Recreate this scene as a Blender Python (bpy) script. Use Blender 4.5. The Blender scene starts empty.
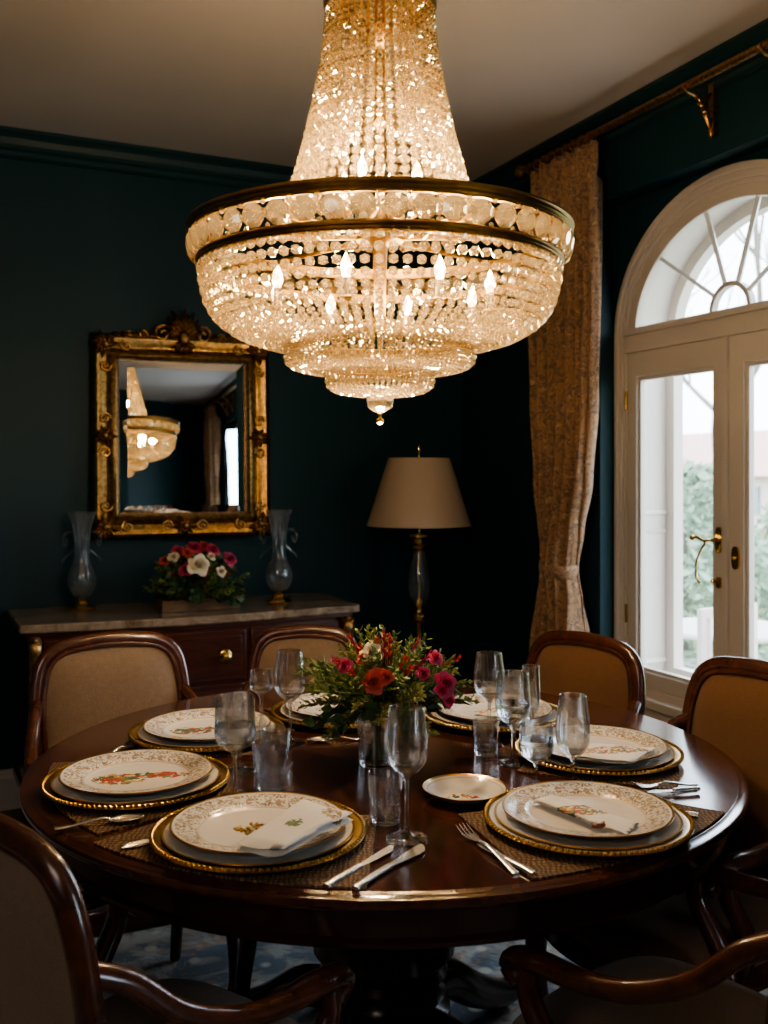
import bpy, bmesh, math, random
from mathutils import Vector, Matrix
R = random.Random(7)
C = bpy.context.scene.collection
PI = math.pi
# ------------------------------------------------------------------ camera model
F, CX, HY, H = 1000.0, 384.0, 473.0, 1.34
def P(px, py, Y): return Vector(((px-CX)/F*Y, Y, H-(py-HY)/F*Y))
def onz(px, py, z):
    Y = (H-z)*F/(py-HY); return Vector(((px-CX)/F*Y, Y, z))

# ------------------------------------------------------------------ object helpers
def link(o): C.objects.link(o); return o
def thing(name, label, cat, loc=(0,0,0), rz=0, group=None, kind=None):
    o = link(bpy.data.objects.new(name, None)); o.empty_display_size = .05
    o.location = loc; o.rotation_euler = (0,0,rz)
    tag(o, label, cat, group, kind); return o
def tag(o, label=None, cat=None, group=None, kind=None):
    if label: o['label'] = label
    if cat: o['category'] = cat
    if group: o['group'] = group
    if kind: o['kind'] = kind
    return o
def struct(o): o['kind'] = 'structure'; return o
def copy_tree(o, parent=None):
    c = o.copy(); C.objects.link(c)
    if parent is not None: c.parent = parent
    for ch in list(o.children): copy_tree(ch, c)
    return c

class MB:
    """collects geometry for one mesh"""
    def __init__(s): s.v = []; s.f = []
    def add(s, vs, fs, M=None):
        b = len(s.v)
        s.v += [tuple(M @ Vector(p)) if M else tuple(p) for p in vs]
        s.f += [tuple(i+b for i in f) for f in fs]; return s
    def box(s, x0, x1, y0, y1, z0, z1, M=None):
        vs = [(x,y,z) for z in (z0,z1) for y in (y0,y1) for x in (x0,x1)]
        fs = [(0,2,3,1),(4,5,7,6),(0,1,5,4),(2,6,7,3),(0,4,6,2),(1,3,7,5)]
        return s.add(vs, fs, M)
    def lathe(s, prof, n=32, M=None, sx=1, sy=1, wob=None):
        vs = []; fs = []; rows = []
        for (r, z) in prof:
            if r < 1e-6: rows.append([len(vs)]); vs.append((0,0,z))
            else:
                row = []
                for i in range(n):
                    a = 2*PI*i/n; k = wob(a, z) if wob else 1
                    row.append(len(vs)); vs.append((r*k*math.cos(a)*sx, r*k*math.sin(a)*sy, z))
                rows.append(row)
        for A, B in zip(rows, rows[1:]):
            for i in range(n):
                j = (i+1) % n
                if len(A) == 1 and len(B) == 1: break
                if len(A) == 1: fs.append((A[0], B[j], B[i]))
                elif len(B) == 1: fs.append((A[i], A[j], B[0]))
                else: fs.append((A[i], A[j], B[j], B[i]))
        return s.add(vs, fs, M)
    def sweep(s, path, sec, n=10, hint=(0,0,1), closed=False, M=None):
        """elliptic section: sec is (w,h) or a list of them; h lies along the hint"""
        path = [Vector(p) for p in path]; m = len(path); hint = Vector(hint)
        vs = []; fs = []
        for i, p in enumerate(path):
            if closed: t = path[(i+1) % m]-path[i-1]
            else: t = path[min(i+1, m-1)]-path[max(i-1, 0)]
            t.normalize()
            side = t.cross(hint)
            if side.length < 1e-4: side = t.cross(Vector((1,0.01,0)))
            side.normalize(); up = side.cross(t).normalized()
            w, h = sec[i] if isinstance(sec, list) else sec
            for k in range(n):
                a = 2*PI*k/n
                vs.append(tuple(p + side*(w*math.cos(a)) + up*(h*math.sin(a))))
        for i in range(m if closed else m-1):
            j = (i+1) % m
            for k in range(n):
                l = (k+1) % n
                fs.append((i*n+k, i*n+l, j*n+l, j*n+k))
        if not closed:
            fs.append(tuple(range(n-1, -1, -1))); fs.append(tuple((m-1)*n+k for k in range(n)))
        return s.add(vs, fs, M)
    def loops(s, rings, cap0=True, cap1=True, M=None):
        n = len(rings[0]); vs = [p for r in rings for p in r]; fs = []
        for i in range(len(rings)-1):
            for k in range(n):
                l = (k+1) % n; fs.append((i*n+k, i*n+l, (i+1)*n+l, (i+1)*n+k))
        if cap0: fs.append(tuple(range(n-1, -1, -1)))
        if cap1: fs.append(tuple((len(rings)-1)*n+k for k in range(n)))
        return s.add(vs, fs, M)
    def grid(s, fn, nu, nv, M=None):
        vs = [fn(i/nu, j/nv) for j in range(nv+1) for i in range(nu+1)]
        fs = [(j*(nu+1)+i, j*(nu+1)+i+1, (j+1)*(nu+1)+i+1, (j+1)*(nu+1)+i) for j in range(nv) for i in range(nu)]
        return s.add(vs, fs, M)
    def strip_ring(s, outer, inner, y0, y1, closed=True):
        """extrude the band between two xz outlines from y0 to y1"""
        n = len(outer); vs = []; fs = []
        for (x, z), (a, b) in zip(outer, inner): vs += [(x,y0,z),(a,y0,b),(x,y1,z),(a,y1,b)]
        for i in range(n if closed else n-1):
            j = (i+1) % n; a, b = 4*i, 4*j
            fs += [(a,b,b+1,a+1),(a+2,a+3,b+3,b+2),(a,a+2,b+2,b),(a+1,b+1,b+3,a+3)]
        if not closed:
            e = 4*(n-1); fs += [(0,1,3,2),(e,e+2,e+3,e+1)]
        return s.add(vs, fs)
    def ico(s, r, M=None, sub=1, sc=(1,1,1)):
        bm = bmesh.new(); bmesh.ops.create_icosphere(bm, subdivisions=sub, radius=r)
        vs = [(v.co.x*sc[0], v.co.y*sc[1], v.co.z*sc[2]) for v in bm.verts]
        for i, v in enumerate(bm.verts): v.index = i
        fs = [tuple(v.index for v in f.verts) for f in bm.faces]; bm.free()
        return s.add(vs, fs, M)
    def mesh(s, name, m, smooth=True, angle=40):
        me = bpy.data.meshes.new(name); me.from_pydata(s.v, [], s.f)
        bm = bmesh.new(); bm.from_mesh(me); bmesh.ops.recalc_face_normals(bm, faces=bm.faces)
        if smooth:
            lim = math.radians(angle)
            for f in bm.faces: f.smooth = True
            for e in bm.edges:
                if len(e.link_faces) == 2 and e.calc_face_angle(0) > lim: e.smooth = False
        bm.to_mesh(me); bm.free()
        me.materials.append(m); return me
    def build(s, name, m, parent=None, smooth=True, angle=40, bevel=0, loc=None, rot=None):
        o = link(bpy.data.objects.new(name, s.mesh(name, m, smooth, angle)))
        if parent is not None: o.parent = parent
        if loc is not None: o.location = loc
        if rot is not None: o.rotation_euler = rot
        if bevel:
            b = o.modifiers.new('bevel', 'BEVEL'); b.width = bevel; b.segments = 2; b.limit_method = 'ANGLE'; b.angle_limit = .6
        return o

def smoothpath(pts, n=6, closed=False):
    """Catmull-Rom through the points (any tuple length)"""
    out = []; m = len(pts)
    for i in range(m if closed else m-1):
        g = lambda k: pts[k % m] if closed else pts[max(0, min(m-1, k))]
        p0, p1, p2, p3 = g(i-1), g(i), g(i+1), g(i+2)
        for j in range(n):
            t = j/n
            out.append(tuple(.5*((2*b)+(-a+c)*t+(2*a-5*b+4*c-d)*t*t+(-a+3*b-3*c+d)*t**3) for a,b,c,d in zip(p0,p1,p2,p3)))
    if not closed: out.append(tuple(pts[-1]))
    return out

# ------------------------------------------------------------------ materials
class NT:
    def __init__(s, name):
        s.m = bpy.data.materials.new(name); s.m.use_nodes = True; s.t = s.m.node_tree; s.t.nodes.clear()
        s.out = s.n('ShaderNodeOutputMaterial')
    def n(s, typ, **kw):
        d = s.t.nodes.new(typ)
        for k, v in kw.items():
            if k.startswith('i_'):
                key = k[2:]; key = int(key) if key.isdigit() else key.replace('_', ' ')
                if isinstance(v, bpy.types.NodeSocket): s.t.links.new(v, d.inputs[key])
                else: d.inputs[key].default_value = v
            else: setattr(d, k, v)
        return d
    def math(s, op, a, b=None, c=None, clamp=False):
        d = s.n('ShaderNodeMath', operation=op); d.use_clamp = clamp
        for i, v in enumerate((a, b, c)):
            if v is None: continue
            if isinstance(v, bpy.types.NodeSocket): s.t.links.new(v, d.inputs[i])
            else: d.inputs[i].default_value = v
        return d.outputs[0]
    def mix(s, fac, a, b):
        d = s.n('ShaderNodeMix', data_type='RGBA')
        for i, v in ((0, fac), (6, a), (7, b)):
            if isinstance(v, bpy.types.NodeSocket): s.t.links.new(v, d.inputs[i])
            else: d.inputs[i].default_value = v if i == 0 else (*v, 1)
        return d.outputs[2]
    def ramp(s, fac, stops, interp='LINEAR'):
        d = s.n('ShaderNodeValToRGB'); s.t.links.new(fac, d.inputs[0]); cr = d.color_ramp; cr.interpolation = interp
        while len(cr.elements) < len(stops): cr.elements.new(.5)
        for e, (p, c) in zip(cr.elements, stops): e.position = p; e.color = (*c, 1) if len(c) == 3 else c
        return d.outputs[0]
    def obj(s, scale=(1,1,1), rot=(0,0,0), loc=(0,0,0)):
        tc = s.n('ShaderNodeTexCoord'); mp = s.n('ShaderNodeMapping')
        s.t.links.new(tc.outputs['Object'], mp.inputs[0])
        mp.inputs['Scale'].default_value = scale; mp.inputs['Rotation'].default_value = rot; mp.inputs['Location'].default_value = loc
        return mp.outputs[0]
    def noise(s, vec, scale=5, detail=3, rough=.5, dist=0):
        return s.n('ShaderNodeTexNoise', i_Vector=vec, i_Scale=scale, i_Detail=detail, i_Roughness=rough, i_Distortion=dist).outputs[0]
    def bump(s, h, strength=.3, dist=.01):
        return s.n('ShaderNodeBump', i_Height=h, i_Strength=strength, i_Distance=dist).outputs[0]
    def pbsdf(s, **kw):
        b = s.n('ShaderNodeBsdfPrincipled')
        for k, v in kw.items():
            key = k.replace('_', ' ')
            if isinstance(v, bpy.types.NodeSocket): s.t.links.new(v, b.inputs[key])
            else: b.inputs[key].default_value = (*v, 1) if isinstance(v, tuple) and len(v) == 3 else v
        return b.outputs[0]
    def done(s, sh): s.t.links.new(sh, s.out.inputs[0]); return s.m

def M_simple(name, col, rough=.5, metal=0, var=.25, scale=20, bump=.1, bdist=.003, **kw):
    t = NT(name); v = t.obj(); nz = t.noise(v, scale, 4)
    c = t.mix(nz, tuple(x*(1-var) for x in col), tuple(min(1, x*(1+var)) for x in col))
    return t.done(t.pbsdf(Base_Color=c, Roughness=rough, Metallic=metal, Normal=t.bump(nz, bump, bdist), **kw))
def M_wood(name, dark, light, rough=.28, coat=.4, scale=(3,3,18), grain=4):
    t = NT(name); v = t.obj(scale)
    nz = t.noise(v, grain, 6, .6, 1.2)
    c = t.ramp(nz, [(.3, dark), (.7, light)])
    fine = t.noise(t.obj(tuple(x*6 for x in scale)), 8, 2)
    c = t.mix(t.math('MULTIPLY', fine, .35), c, tuple(x*.4 for x in dark))
    return t.done(t.pbsdf(Base_Color=c, Roughness=rough, Coat_Weight=coat, Coat_Roughness=.12, Normal=t.bump(fine, .05, .001)))
def M_gold(name, col=(.62,.40,.14), rough=.3, dark=(.16,.08,.02), aged=.5, scale=40):
    t = NT(name); nz = t.noise(t.obj(), scale, 4, .6)
    c = t.mix(t.math('MULTIPLY', t.ramp(nz, [(.4,(0,0,0)),(.65,(1,1,1))]), aged), col, dark)
    return t.done(t.pbsdf(Base_Color=c, Metallic=1.0, Roughness=rough, Normal=t.bump(nz, .15, .002)))
def M_glass(name, col=(1,1,1), rough=0.0, ior=1.45):
    t = NT(name); nz = t.noise(t.obj(), 30, 2)
    c = t.mix(nz, tuple(x*.97 for x in col), col)
    return t.done(t.n('ShaderNodeBsdfGlass', i_Color=c, i_Roughness=rough, i_IOR=ior).outputs[0])
def M_thin(name, tint=(.97,.99,1), k=.08):
    """thin window or vessel wall: clear straight through, mirror-like at grazing angles"""
    t = NT(name); lw = t.n('ShaderNodeLayerWeight', i_Blend=.5)
    nz = t.noise(t.obj(), 3, 2)
    tr = t.n('ShaderNodeBsdfTransparent', i_Color=t.mix(nz, tuple(x*.985 for x in tint), tint))
    gl = t.n('ShaderNodeBsdfGlossy', i_Roughness=.02)
    f = t.math('ADD', t.math('MULTIPLY', t.math('POWER', lw.outputs[1], 4.0), .8), k, clamp=True)
    ms = t.n('ShaderNodeMixShader', i_0=f); t.t.links.new(tr.outputs[0], ms.inputs[1]); t.t.links.new(gl.outputs[0], ms.inputs[2])
    return t.done(ms.outputs[0])
def M_crystal(name, tint=(1,.76,.42), gl=.40, tl=.27, glow=0.0):
    t = NT(name); nz = t.noise(t.obj(), 60, 2)
    c = t.mix(nz, tuple(x*.85 for x in tint), (1,.84,.62))
    a = t.n('ShaderNodeBsdfGlossy', i_Roughness=.06, i_Color=(1,.90,.66,1))
    b = t.n('ShaderNodeBsdfTranslucent', i_Color=c)
    d = t.n('ShaderNodeBsdfTransparent', i_Color=(1,.97,.92,1))
    m1 = t.n('ShaderNodeMixShader', i_0=tl/(1-gl)); t.t.links.new(d.outputs[0], m1.inputs[1]); t.t.links.new(b.outputs[0], m1.inputs[2])
    m2 = t.n('ShaderNodeMixShader', i_0=gl); t.t.links.new(m1.outputs[0], m2.inputs[1]); t.t.links.new(a.outputs[0], m2.inputs[2])
    return t.done(m2.outputs[0])
def M_emit(name, col, st):
    t = NT(name); nz = t.noise(t.obj(), 20, 1)
    c = t.mix(nz, tuple(x*.95 for x in col), col)
    return t.done(t.n('ShaderNodeEmission', i_Color=c, i_Strength=st).outputs[0])

def M_wallpaint():
    t = NT('teal wall paint'); v = t.obj(); nz = t.noise(v, 1.5, 4); fine = t.noise(v, 180, 2)
    c = t.mix(nz, (.0062,.035,.045), (.0085,.047,.060))
    return t.done(t.pbsdf(Base_Color=c, Roughness=.5, Specular_IOR_Level=.3, Normal=t.bump(fine, .08, .002)))
def M_fabric(name, a, b, scale=420, rough=.9, sheen=.15):
    t = NT(name); v = t.obj()
    w1 = t.n('ShaderNodeTexVoronoi', i_Vector=v, i_Scale=scale).outputs[0]; nz = t.noise(v, 60, 3); big = t.noise(v, 5, 3)
    f = t.math('ADD', t.math('MULTIPLY', w1, .7), t.math('MULTIPLY', nz, .5), clamp=True)
    c = t.mix(t.math('ADD', t.math('MULTIPLY', f, .7), t.math('MULTIPLY', big, .3)), a, b)
    return t.done(t.pbsdf(Base_Color=c, Roughness=rough, Sheen_Weight=sheen, Normal=t.bump(f, .5, .002)))
def M_curtain():
    t = NT('patterned curtain cloth'); v = t.obj()
    n1 = t.noise(v, 24, 5, .65, 2.6); n2 = t.noise(v, 50, 3, .5, 1.0); fine = t.noise(v, 260, 2)
    mask = t.ramp(n1, [(.50,(0,0,0)),(.56,(1,1,1))])
    c = t.mix(mask, (.34,.195,.10), (.16,.105,.07))
    c = t.mix(t.ramp(n2, [(.60,(0,0,0)),(.68,(1,1,1))]), c, (.52,.35,.21))
    return t.done(t.pbsdf(Base_Color=c, Roughness=.75, Sheen_Weight=.3, Normal=t.bump(fine, .2, .002)))
def M_plate(name, r0, r1, base=(.80,.75,.68), motif=None, band=True, gold_edge=.006, seed=0):
    """glazed china: scrolled gold flowers on the rim from r0 to r1, gold edge, painted spray off centre"""
    t = NT(name); v = t.obj(); sp = t.n('ShaderNodeSeparateXYZ', i_0=v)
    x, y = sp.outputs[0], sp.outputs[1]
    r = t.math('SQRT', t.math('ADD', t.math('MULTIPLY', x, x), t.math('MULTIPLY', y, y)))
    col = t.mix(t.noise(v, 6, 2), tuple(c*.96 for c in base), base)
    if band:
        vo = t.n('ShaderNodeTexVoronoi', i_Vector=v, i_Scale=95.0); d = vo.outputs[0]
        nz = t.noise(v, 120, 3, .6, 1.5)
        inb = t.math('MULTIPLY', t.math('GREATER_THAN', r, r0), t.math('LESS_THAN', r, r1-.008))
        pat = t.math('MULTIPLY', t.math('GREATER_THAN', nz, .505), inb)
        pc = t.mix(t.math('GREATER_THAN', d, .45), (.26,.14,.05), (.36,.26,.15))
        col = t.mix(t.math('MULTIPLY', pat, .85), col, pc)
    edge = t.math('GREATER_THAN', r, r1-gold_edge)
    edge2 = t.math('MULTIPLY', t.math('GREATER_THAN', r, r0-.0025), t.math('LESS_THAN', r, r0-.0005))
    e = t.math('MAXIMUM', edge, t.math('MULTIPLY', edge2, .5))
    col = t.mix(e, col, (.50,.30,.09))
    if motif:
        for k, (mx, my, rx, ry, thr) in enumerate(motif):
            dx = t.math('DIVIDE', t.math('SUBTRACT', x, mx), rx); dy = t.math('DIVIDE', t.math('SUBTRACT', y, my), ry)
            dd = t.math('SQRT', t.math('ADD', t.math('MULTIPLY', dx, dx), t.math('MULTIPLY', dy, dy)))
            nv = t.noise(t.obj(loc=(seed+k*3.1, 0, 0)), 85, 3, .6)
            mk = t.math('GREATER_THAN', t.math('SUBTRACT', nv, t.math('MULTIPLY', dd, .16)), thr)
            vo = t.n('ShaderNodeTexVoronoi', i_Vector=t.obj(loc=(seed*1.7+k, .3, 0)), i_Scale=70.0)
            hue = t.n('ShaderNodeSeparateColor', i_0=vo.outputs['Color']).outputs[0]
            pal = t.ramp(hue, [(0,(.42,.07,.04)),(.25,(.55,.30,.06)),(.45,(.10,.17,.05)),(.65,(.45,.12,.10)),(.82,(.16,.22,.08))], 'CONSTANT')
            inside = t.math('LESS_THAN', dd, 1.3)
            col = t.mix(t.math('MULTIPLY', mk, inside), col, pal)
    ro = t.math('ADD', .16, t.math('MULTIPLY', e, .12))
    return t.done(t.pbsdf(Base_Color=col, Roughness=ro, Metallic=t.math('MULTIPLY', edge, .9), Coat_Weight=.3))
def M_mat():
    t = NT('woven placemat fibre'); v = t.obj()
    a = t.n('ShaderNodeTexWave', i_Vector=v, i_Scale=38.0, i_Distortion=7.0, i_Detail=3.0, bands_direction='X').outputs[1]
    b = t.n('ShaderNodeTexWave', i_Vector=v, i_Scale=38.0, i_Distortion=7.0, i_Detail=3.0, bands_direction='Y').outputs[1]
    f = t.math('MULTIPLY', a, b); nz = t.noise(v, 40, 4)
    c = t.mix(f, (.07,.035,.015), t.mix(nz, (.20,.11,.045), (.42,.27,.13)))
    return t.done(t.pbsdf(Base_Color=c, Roughness=.75, Normal=t.bump(f, .7, .003)))
def M_rug():
    t = NT('rug pile'); v = t.obj()
    n1 = t.noise(v, 4.5, 5, .6, 2.0); vo = t.n('ShaderNodeTexVoronoi', i_Vector=v, i_Scale=9.0, i_Randomness=.6).outputs[0]
    n2 = t.noise(v, 14, 4, .6, 1.5); f = t.noise(v, 300, 2)
    c = t.mix(t.ramp(n1, [(.45,(0,0,0)),(.56,(1,1,1))]), (.33,.31,.27), (.09,.115,.145))
    c = t.mix(t.ramp(n2, [(.56,(0,0,0)),(.64,(1,1,1))]), c, (.30,.17,.10))
    c = t.mix(t.ramp(vo, [(.12,(1,1,1)),(.2,(0,0,0))]), c, (.50,.45,.37))
    return t.done(t.pbsdf(Base_Color=c, Roughness=.95, Sheen_Weight=.2, Normal=t.bump(f, .5, .004)))
def M_floor():
    t = NT('oak floorboards'); v = t.obj((1,1,1))
    br = t.n('ShaderNodeTexBrick', i_Vector=v, i_Scale=2.2, i_Mortar_Size=.004, i_Brick_Width=1.2, i_Row_Height=.22)
    br.inputs['Color1'].default_value = (.13,.06,.028,1); br.inputs['Color2'].default_value = (.09,.042,.02,1); br.inputs['Mortar'].default_value = (.02,.01,.006,1)
    nz = t.noise(t.obj((2,30,1)), 3, 5)
    c = t.mix(t.math('MULTIPLY', nz, .5), br.outputs[0], (.05,.022,.01))
    return t.done(t.pbsdf(Base_Color=c, Roughness=.35))
def M_marble():
    t = NT('brown veined marble'); v = t.obj()
    n1 = t.noise(v, 7, 8, .65, 1.8); n2 = t.noise(v, 60, 3)
    c = t.ramp(n1, [(.35,(.16,.10,.065)),(.5,(.30,.22,.15)),(.62,(.42,.33,.25)),(.72,(.20,.13,.09))])
    c = t.mix(t.math('MULTIPLY', n2, .5), c, (.13,.08,.05))
    return t.done(t.pbsdf(Base_Color=c, Roughness=.22, Coat_Weight=.3))
def M_leaf(name, a, b, rough=.5):
    t = NT(name); oi = t.n('ShaderNodeObjectInfo'); nz = t.noise(t.obj(), 45, 3)
    f = t.math('ADD', t.math('MULTIPLY', oi.outputs['Random'], .6), t.math('MULTIPLY', nz, .5), clamp=True)
    c = t.mix(f, a, b)
    p = t.pbsdf(Base_Color=c, Roughness=rough)
    tl = t.n('ShaderNodeBsdfTranslucent', i_Color=c)
    ms = t.n('ShaderNodeMixShader', i_0=.2); t.t.links.new(p, ms.inputs[1]); t.t.links.new(tl.outputs[0], ms.inputs[2])
    return t.done(ms.outputs[0])
def M_napkin(name, motif):
    t = NT(name); v = t.obj(); sp = t.n('ShaderNodeSeparateXYZ', i_0=v); x, y = sp.outputs[0], sp.outputs[1]
    weave = t.noise(v, 500, 2); col = t.mix(t.noise(v, 8, 3), (.70,.65,.58), (.80,.76,.70))
    for k, (mx, my, rx, ry, pal) in enumerate(motif):
        dx = t.math('DIVIDE', t.math('SUBTRACT', x, mx), rx); dy = t.math('DIVIDE', t.math('SUBTRACT', y, my), ry)
        dd = t.math('ADD', t.math('MULTIPLY', dx, dx), t.math('MULTIPLY', dy, dy))
        nv = t.noise(t.obj(loc=(k*2.3, 1, 0)), 130, 3, .6)
        mk = t.math('MULTIPLY', t.math('GREATER_THAN', nv, .46), t.math('LESS_THAN', dd, 1))
        hue = t.n('ShaderNodeSeparateColor', i_0=t.n('ShaderNodeTexVoronoi', i_Vector=v, i_Scale=110.0).outputs['Color']).outputs[0]
        col = t.mix(mk, col, t.ramp(hue, [(i/len(pal), p) for i, p in enumerate(pal)], 'CONSTANT'))
    return t.done(t.pbsdf(Base_Color=col, Roughness=.8, Sheen_Weight=.2, Normal=t.bump(weave, .25, .001)))
def M_shade():
    t = NT('cream linen lampshade'); v = t.obj((1,1,6)); nz = t.noise(v, 120, 2)
    c = t.mix(nz, (.62,.48,.34), (.74,.59,.43))
    p = t.pbsdf(Base_Color=c, Roughness=.85, Normal=t.bump(nz, .2, .001)); tl = t.n('ShaderNodeBsdfTranslucent', i_Color=c)
    ms = t.n('ShaderNodeMixShader', i_0=.3); t.t.links.new(p, ms.inputs[1]); t.t.links.new(tl.outputs[0], ms.inputs[2])
    return t.done(ms.outputs[0])

m_wall = M_wallpaint()
m_crown = M_simple('dark teal moulding paint', (.009,.044,.050), .38, var=.15, scale=6, bump=.03)
m_ceil = M_simple('ceiling paint', (.60,.53,.48), .85, var=.04, scale=3, bump=.02)
m_white = M_simple('off white gloss paint', (.58,.53,.48), .35, var=.04, scale=8, bump=.02)
m_floor, m_rug, m_marble = M_floor(), M_rug(), M_marble()
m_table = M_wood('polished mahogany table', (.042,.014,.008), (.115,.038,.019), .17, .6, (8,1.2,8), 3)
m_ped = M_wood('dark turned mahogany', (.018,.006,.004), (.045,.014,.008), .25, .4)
m_chair = M_wood('chair mahogany', (.048,.015,.007), (.125,.040,.017), .24, .5, (5,5,5), 4)
m_case = M_wood('sideboard mahogany', (.040,.010,.006), (.105,.028,.013), .28, .4, (2,6,14), 4)
m_uph = M_fabric('taupe woven upholstery', (.115,.072,.045), (.29,.20,.135))
m_uph2 = M_fabric('amber brown woven upholstery', (.090,.042,.018), (.185,.090,.040))
m_gold = M_gold('aged gold leaf', (.52,.33,.13), .36, (.13,.07,.025), .75, 55)
m_giltdark = M_gold('dark carved gilt', (.50,.31,.13), .40, (.08,.04,.016), .75, 80)
m_brass = M_gold('polished brass', (.72,.48,.17), .2, (.35,.2,.06), .25, 30)
m_chgold = M_gold('chandelier gilt brass', (.50,.33,.13), .36, (.20,.11,.04), .4, 30)
m_charger = M_gold('gold charger', (.58,.38,.14), .3, (.30,.18,.06), .4, 90)
m_silver = M_gold('polished silver', (.88,.84,.78), .27, (.55,.50,.45), .3, 25)
m_mirror = M_gold('mirror silvering', (.90,.91,.90), .01, (.86,.87,.86), .2, 2)
def M_ware(name, k=.025, haze=0.0):
    t = NT(name); lw = t.n('ShaderNodeLayerWeight', i_Blend=.5)
    f = t.math('ADD', t.math('MULTIPLY', t.math('POWER', lw.outputs[1], 4.0), .75), k, clamp=True)
    nz = t.noise(t.obj(), 20, 2)
    tr = t.n('ShaderNodeBsdfTransparent', i_Color=t.mix(nz, (.96,.97,.98), (.99,1,1)))
    gs = t.n('ShaderNodeBsdfGlass', i_Color=(1,1,1,1), i_Roughness=0.0, i_IOR=1.45)
    gl = t.n('ShaderNodeBsdfGlossy', i_Roughness=0.0)
    m1 = t.n('ShaderNodeMixShader', i_0=.42); t.t.links.new(tr.outputs[0], m1.inputs[1]); t.t.links.new(gs.outputs[0], m1.inputs[2])
    m2 = t.n('ShaderNodeMixShader', i_0=f); t.t.links.new(m1.outputs[0], m2.inputs[1]); t.t.links.new(gl.outputs[0], m2.inputs[2])
    if haze:
        df = t.n('ShaderNodeBsdfTranslucent', i_Color=(.8,.88,.92,1)); d2 = t.n('ShaderNodeBsdfDiffuse', i_Color=(.8,.88,.92,1))
        a = t.n('ShaderNodeAddShader'); t.t.links.new(df.outputs[0], a.inputs[0]); t.t.links.new(d2.outputs[0], a.inputs[1])
        m3 = t.n('ShaderNodeMixShader', i_0=t.math('MULTIPLY', t.math('ADD', lw.outputs[1], .25), haze)); t.t.links.new(m2.outputs[0], m3.inputs[1]); t.t.links.new(a.outputs[0], m3.inputs[2]); m2 = m3
    return t.done(m2.outputs[0])
m_glass = M_ware('clear table glass')
m_water = M_glass('still water', (.97,.99,1), 0, 1.33)
m_vase = M_ware('thin clear vase glass', .05, .07)
m_pane = M_thin('window glass', (.97,.99,1), .05)
m_bead = M_crystal('cut crystal beads')
m_oct = M_crystal('cut crystal octagons', (1,.80,.50), .48, .24)
m_bulb = M_emit('lit candle bulb', (1,.72,.40), 45)
m_bow = M_simple('candle sleeve', (.75,.62,.42), .5)
m_curt, m_mat, m_shade = M_curtain(), M_mat(), M_shade()

# ------------------------------------------------------------------ room frames
aR = math.atan2(CX+57, F)                       # right wall leans away to the left
nR = Vector((math.cos(aR), math.sin(aR), 0)); tR = Vector((-math.sin(aR), math.cos(aR), 0))
rzR = math.atan2(-tR.y, -tR.x)                  # local x runs along the wall towards the camera, local y out of the room
oR = 2.33
aB = math.radians(25.8)
nB = Vector((-math.sin(aB), math.cos(aB), 0)); tB = Vector((math.cos(aB), math.sin(aB), 0)); rzB = aB
oB = 4.25
CEIL = 2.70
def pR(s, o, z=0): v = nR*o + tR*s; v.z = z; return v
def pB(s, o, z=0): v = nB*o + tB*s; v.z = z; return v
def onR(px, py, o):
    u = (px-CX)/F; Y = o/(nR.x*u+nR.y); return P(px, py, Y)
def onB(px, py, o):
    u = (px-CX)/F; Y = o/(nB.x*u+nB.y); return P(px, py, Y)
# corner of both walls
det = nR.x*nB.y-nR.y*nB.x
cor = Vector(((oR*nB.y-oB*nR.y)/det, (nR.x*oB-nB.x*oR)/det, 0))
sRc = cor.dot(tR); sBc = cor.dot(tB)
lefts = (-2.05-cor.x)/tB.x + sBc               # along back wall to x = -2.05
LB = pB(lefts, oB); YN = -1.7
sRn = (YN-nR.y*oR)/tR.y; RB = pR(sRn, oR)
WT = .12

def wallbox(name, a, b, n, z0=0, z1=CEIL, m=None, th=WT):
    a, b = Vector(a), Vector(b); n = Vector(n)
    mb = MB(); vs = [(*(p).xy, z) for z in (z0, z1) for p in (a, b, b+n*th, a+n*th)]
    mb.add(vs, [(0,1,2,3),(4,7,6,5),(0,4,5,1),(1,5,6,2),(2,6,7,3),(3,7,4,0)])
    return struct(mb.build(name, m or m_wall, smooth=False))
wallbox('wall_back', LB-tB*.15, cor+tB*.3, nB)
wallbox('wall_left', (-2.05,YN,0), (-2.05,LB.y+.05,0), (-1,0,0))
wallbox('wall_front', (-2.2,YN,0), (RB.x+.2,YN,0), (0,-1,0))

# right wall with a tall rectangular recess for the window
WC = onR(728, 473, oR+.09); WCs = WC.dot(tR)    # window centre along the wall
HW, SOF = .588, 2.385
s_far, s_near = WCs+HW+.004, WCs-HW-.004
mb = MB()
def qb(mb, s0, s1, o0, o1, z0, z1):
    vs = [(*pR(s, o).xy, z) for z in (z0, z1) for s, o in ((s0,o0),(s1,o0),(s1,o1),(s0,o1))]
    mb.add(vs, [(0,1,2,3),(4,7,6,5),(0,4,5,1),(1,5,6,2),(2,6,7,3),(3,7,4,0)])
qb(mb, s_far, sRc+.02, oR, oR+.30, 0, CEIL)
W2s = -1.50; dW = W2s-WCs
qb(mb, s_far+dW, s_near, oR, oR+.30, 0, CEIL)
qb(mb, sRn-.05, s_near+dW, oR, oR+.30, 0, CEIL)
qb(mb, s_near+dW, s_far+dW, oR, oR+.30, SOF, CEIL)
qb(mb, s_near, s_far, oR, oR+.30, SOF, CEIL)
struct(mb.build('wall_right', m_wall, smooth=False))

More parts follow.
